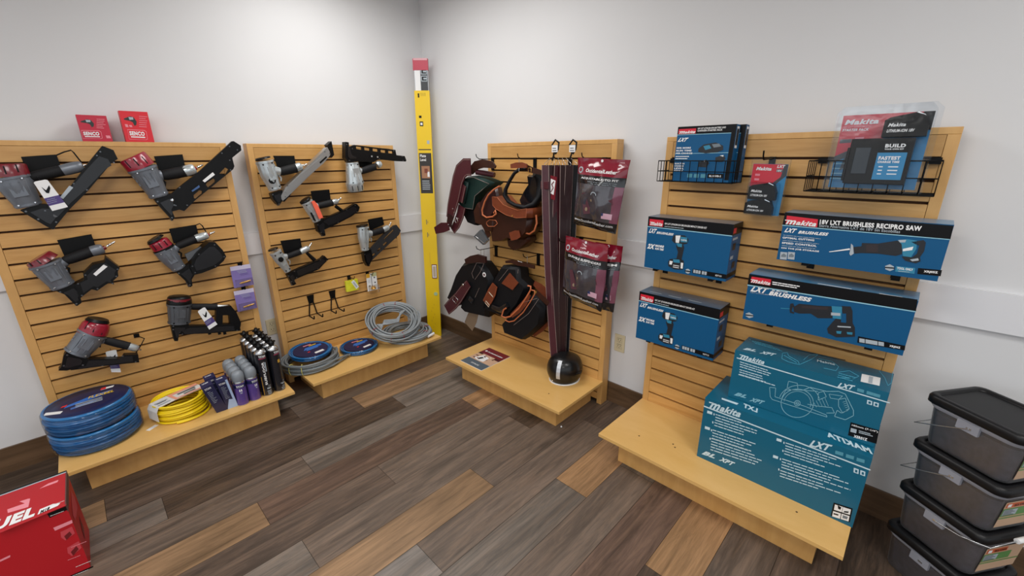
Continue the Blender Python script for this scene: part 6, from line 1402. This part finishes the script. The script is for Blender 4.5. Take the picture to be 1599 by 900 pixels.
k.box((-hw3*.4, -.064, H3*.2), (-hw3*.1, -.0615, H3*.5), mat('dark_slot','1D2730',.4)); k.box((-hw3*.56,-.066,H3*.12),(-hw3*.5,-.004,H3*.5), BLK); ch_ = k.build('charger', t, bevel=.006)
k = MB()
def q4(x0, v0, x1, v1, m, l=1): k.box((hw3*x0, -.0628-.0005*l, H3*(1-v1)), (hw3*x1, -.0625, H3*(1-v0)), m)
q4(.04, .44, .58, .56, CBLK); q4(.04, .56, .58, .86, TL2)
for s, x0, x1, v0, v1 in (('BUILD',.15,.52,.465,.505),('YOUR OWN KIT',.15,.5,.515,.53),('FASTEST',.08,.48,.6,.64),('CHARGE TIME',.08,.48,.65,.675)):
    vs, fs = glyphs(s, .05); k.add([(hw3*(x0+(x1-x0)*v[0]), -.0642, H3*(1-(v1+(v0-v1)*v[1]))) for v in vs], fs, WHITE)
for j in range(3): q4(.12, .71+.04*j, .2, .722+.04*j, WHITE, 2); q4(.3, .71+.04*j, .48, .722+.04*j, WHITE, 2)
k.build('charger_label', ch_)
k = MB(); k.prism([(-hw3, 0), (hw3, 0), (hw3, H3-.02), (hw3-.02, H3), (-hw3+.02, H3), (-hw3, H3-.02)], -.003, .004, SHELLM); k.build('shell_flange', t)
k = MB(); k.prism([(-hw3*.9, .008), (hw3*.9, .008), (hw3*.9, H3-.03), (hw3*.8, H3-.012), (-hw3*.8, H3-.012), (-hw3*.9, H3-.03)], -.070, -.004, SHELLM); k.build('shell_bubble', t, bevel=.008)

# ================================================================= stack of clear bins with black lids by the right wall
BINM = film('frosted_clear_bin', 'E4E5EA', .22, .5, .5); BINR = mat('frosted_rim', '9A9CA6', .3, alpha=.85); LID = mat('black_lid', '101012', .42, spec=.35, bump=.05, nscale=40)
FAST = mat('bulk_fasteners', '56535C', .5, noise=.6, nscale=55, bump=.8); KRAFT = mat('kraft_label', 'C2A184', .6); GRL = mat('green_label', '5B8A4B', .5); HDO = mat('orange_red_label', 'D0643C', .5); WIRE = mat('zinc_wire', 'C8CACC', .25, .9)
ca = math.atan2(-.81, -.58)          # direction along the left face, towards the camera side
BX = V((.81, -.58, 0)).normalized()
def bin_(j, cx, cy, z0, label, handle, rot=0):
    M = Matrix.Translation((cx, cy, z0)) @ Matrix.Rotation(math.atan2(BX.y, BX.x)+R(rot), 4, 'Z')
    # local x: away from the viewer's left face, local -y: towards the labelled face
    t = thing('screw_bin', label, 'bin', M, 'clear bins stacked by the right wall')
    hx, hy, H = .110, .128, .160
    def ring(hx_, hy_, r, z, seg=5):
        p = []
        for sx, sy, a0 in ((1,1,0),(-1,1,90),(-1,-1,180),(1,-1,270)):
            for q in range(seg+1): a = R(a0+90*q/seg); p.append((sx*(hx_-r)+r*math.cos(a), sy*(hy_-r)+r*math.sin(a), z))
        return p
    def shell(k, rings, m, cap0=True, cap1=True):
        n = len(rings[0]); vs = [p for r_ in rings for p in r_]
        k.add(vs, [(a*n+b, a*n+(b+1)%n, (a+1)*n+(b+1)%n, (a+1)*n+b) for a in range(len(rings)-1) for b in range(n)], m, True)
        if cap0: k.add(rings[0], [tuple(range(n-1,-1,-1))], m)
        if cap1: k.add(rings[-1], [tuple(range(n))], m)
    k = MB(); shell(k, [ring(hx-.016, hy-.016, .03, .001), ring(hx-.013, hy-.013, .032, .012), ring(hx-.004, hy-.004, .036, H-.02)], BINM, True, False); tub_ = k.build('tub', t)
    k = MB(); shell(k, [ring(hx-.019, hy-.019, .028, .004), ring(hx-.008, hy-.008, .033, H-.035)], FAST); k.build('contents', t)['kind'] = 'stuff'
    k = MB(); shell(k, [ring(hx-.002, hy-.002, .036, H-.022), ring(hx+.003, hy+.003, .037, H-.012), ring(hx+.003, hy+.003, .037, H-.006)], BINR, False, False); k.build('rim', t)
    k = MB(); shell(k, [ring(hx+.002, hy+.002, .027, H-.008), ring(hx+.008, hy+.008, .03, H-.004), ring(hx+.008, hy+.008, .03, H+.016), ring(hx+.003, hy+.003, .027, H+.024), ring(hx-.012, hy-.012, .02, H+.025), ring(hx-.016, hy-.016, .018, H+.018)], LID); k.build('lid', t)
    k = MB(); k.box((-hx-.006, -.03, H-.045), (-hx+.004, .03, H-.012), BINR); k.box((-hx-.0075,-.012,H-.034),(-hx-.005,.002,H-.028), WIRE); k.build('handle_lug', tub_)
    # paper label round the front
    k = MB(); y = -hy-.0005
    def lb(x0, x1, z0_, z1_, m, l): k.add([(x, -hy+.012-(z/H)*.0105-.0006*l, z) for x, z in ((x0,z0_),(x1,z0_),(x1,z1_),(x0,z1_))], [(0,1,2,3)], m)
    lb(-.07, .09, .02, .125, KRAFT, 1); lb(-.065, .02, .102, .12, HDO, 2); lb(-.06, -.045, .105, .117, WHITE, 3); lb(-.07, .045, .065, .098, GRL, 2); lb(-.066, -.01, .07, .094, GREYP, 3); lb(-.07, .09, .055, .06, GRL, 2)
    vs, fs = glyphs('DECK SCREWS', .03); k.add([(-.035+.05*v[0], -hy+.012-.111/H*.0105-.0022, .106+.009*v[1]) for v in vs], fs, BLK)
    for q in range(4): lb(-.064, -.02-.01*(q%2), .071+.006*q, .0735+.006*q, DGREY, 4)
    k.build('paper_label', tub_)
    lug = V((-hx-.008, -.005, H-.031)); lug2 = V((hx+.008, -.005, H-.031))
    k = MB()
    if handle == 'back':
        k.tube([lug, lug+V((-.001,hy*.6,-.04)), V((-hx-.004, hy+.014, H-.105)), V((-hx+.012, hy+.018, H-.108)), V((hx-.012, hy+.018, H-.108)), V((hx+.004, hy+.014, H-.105)), lug2], .0017, WIRE, 6); k.build('bail', t)
    elif handle == 'front':
        k.tube([lug, V((-hx-.01, -hy*.6, H-.02)), V((-hx+.0, -hy-.02, H+.004)), V((-hx+.06, -hy-.03, H+.026)), V((hx-.06, -hy-.03, H+.03)), V((hx, -hy-.02, H+.004)), lug2], .0019, WIRE, 6); bl_ = k.build('bail', t)
        MB().tube([(-.03,-hy-.03,H+.027),(.055,-hy-.03,H+.029)], .0085, WHITE, 10).build('grip', bl_, label='white plastic grip on the wire')
ctr = V((-.232, -.437-3.0, 0))-BX*.008
pos = ['bottom clear bin of the stack, resting on the floor', 'second clear bin from the floor, a white-gripped handle across its lid', 'third clear bin from the floor, just below the topmost one', 'topmost clear bin, its black lid fully in view']
for j in range(4): bin_(j, ctr.x-.006*j*0, ctr.y, .0005+.187*j if j else 0, pos[j], ('none','front','back','back')[j])
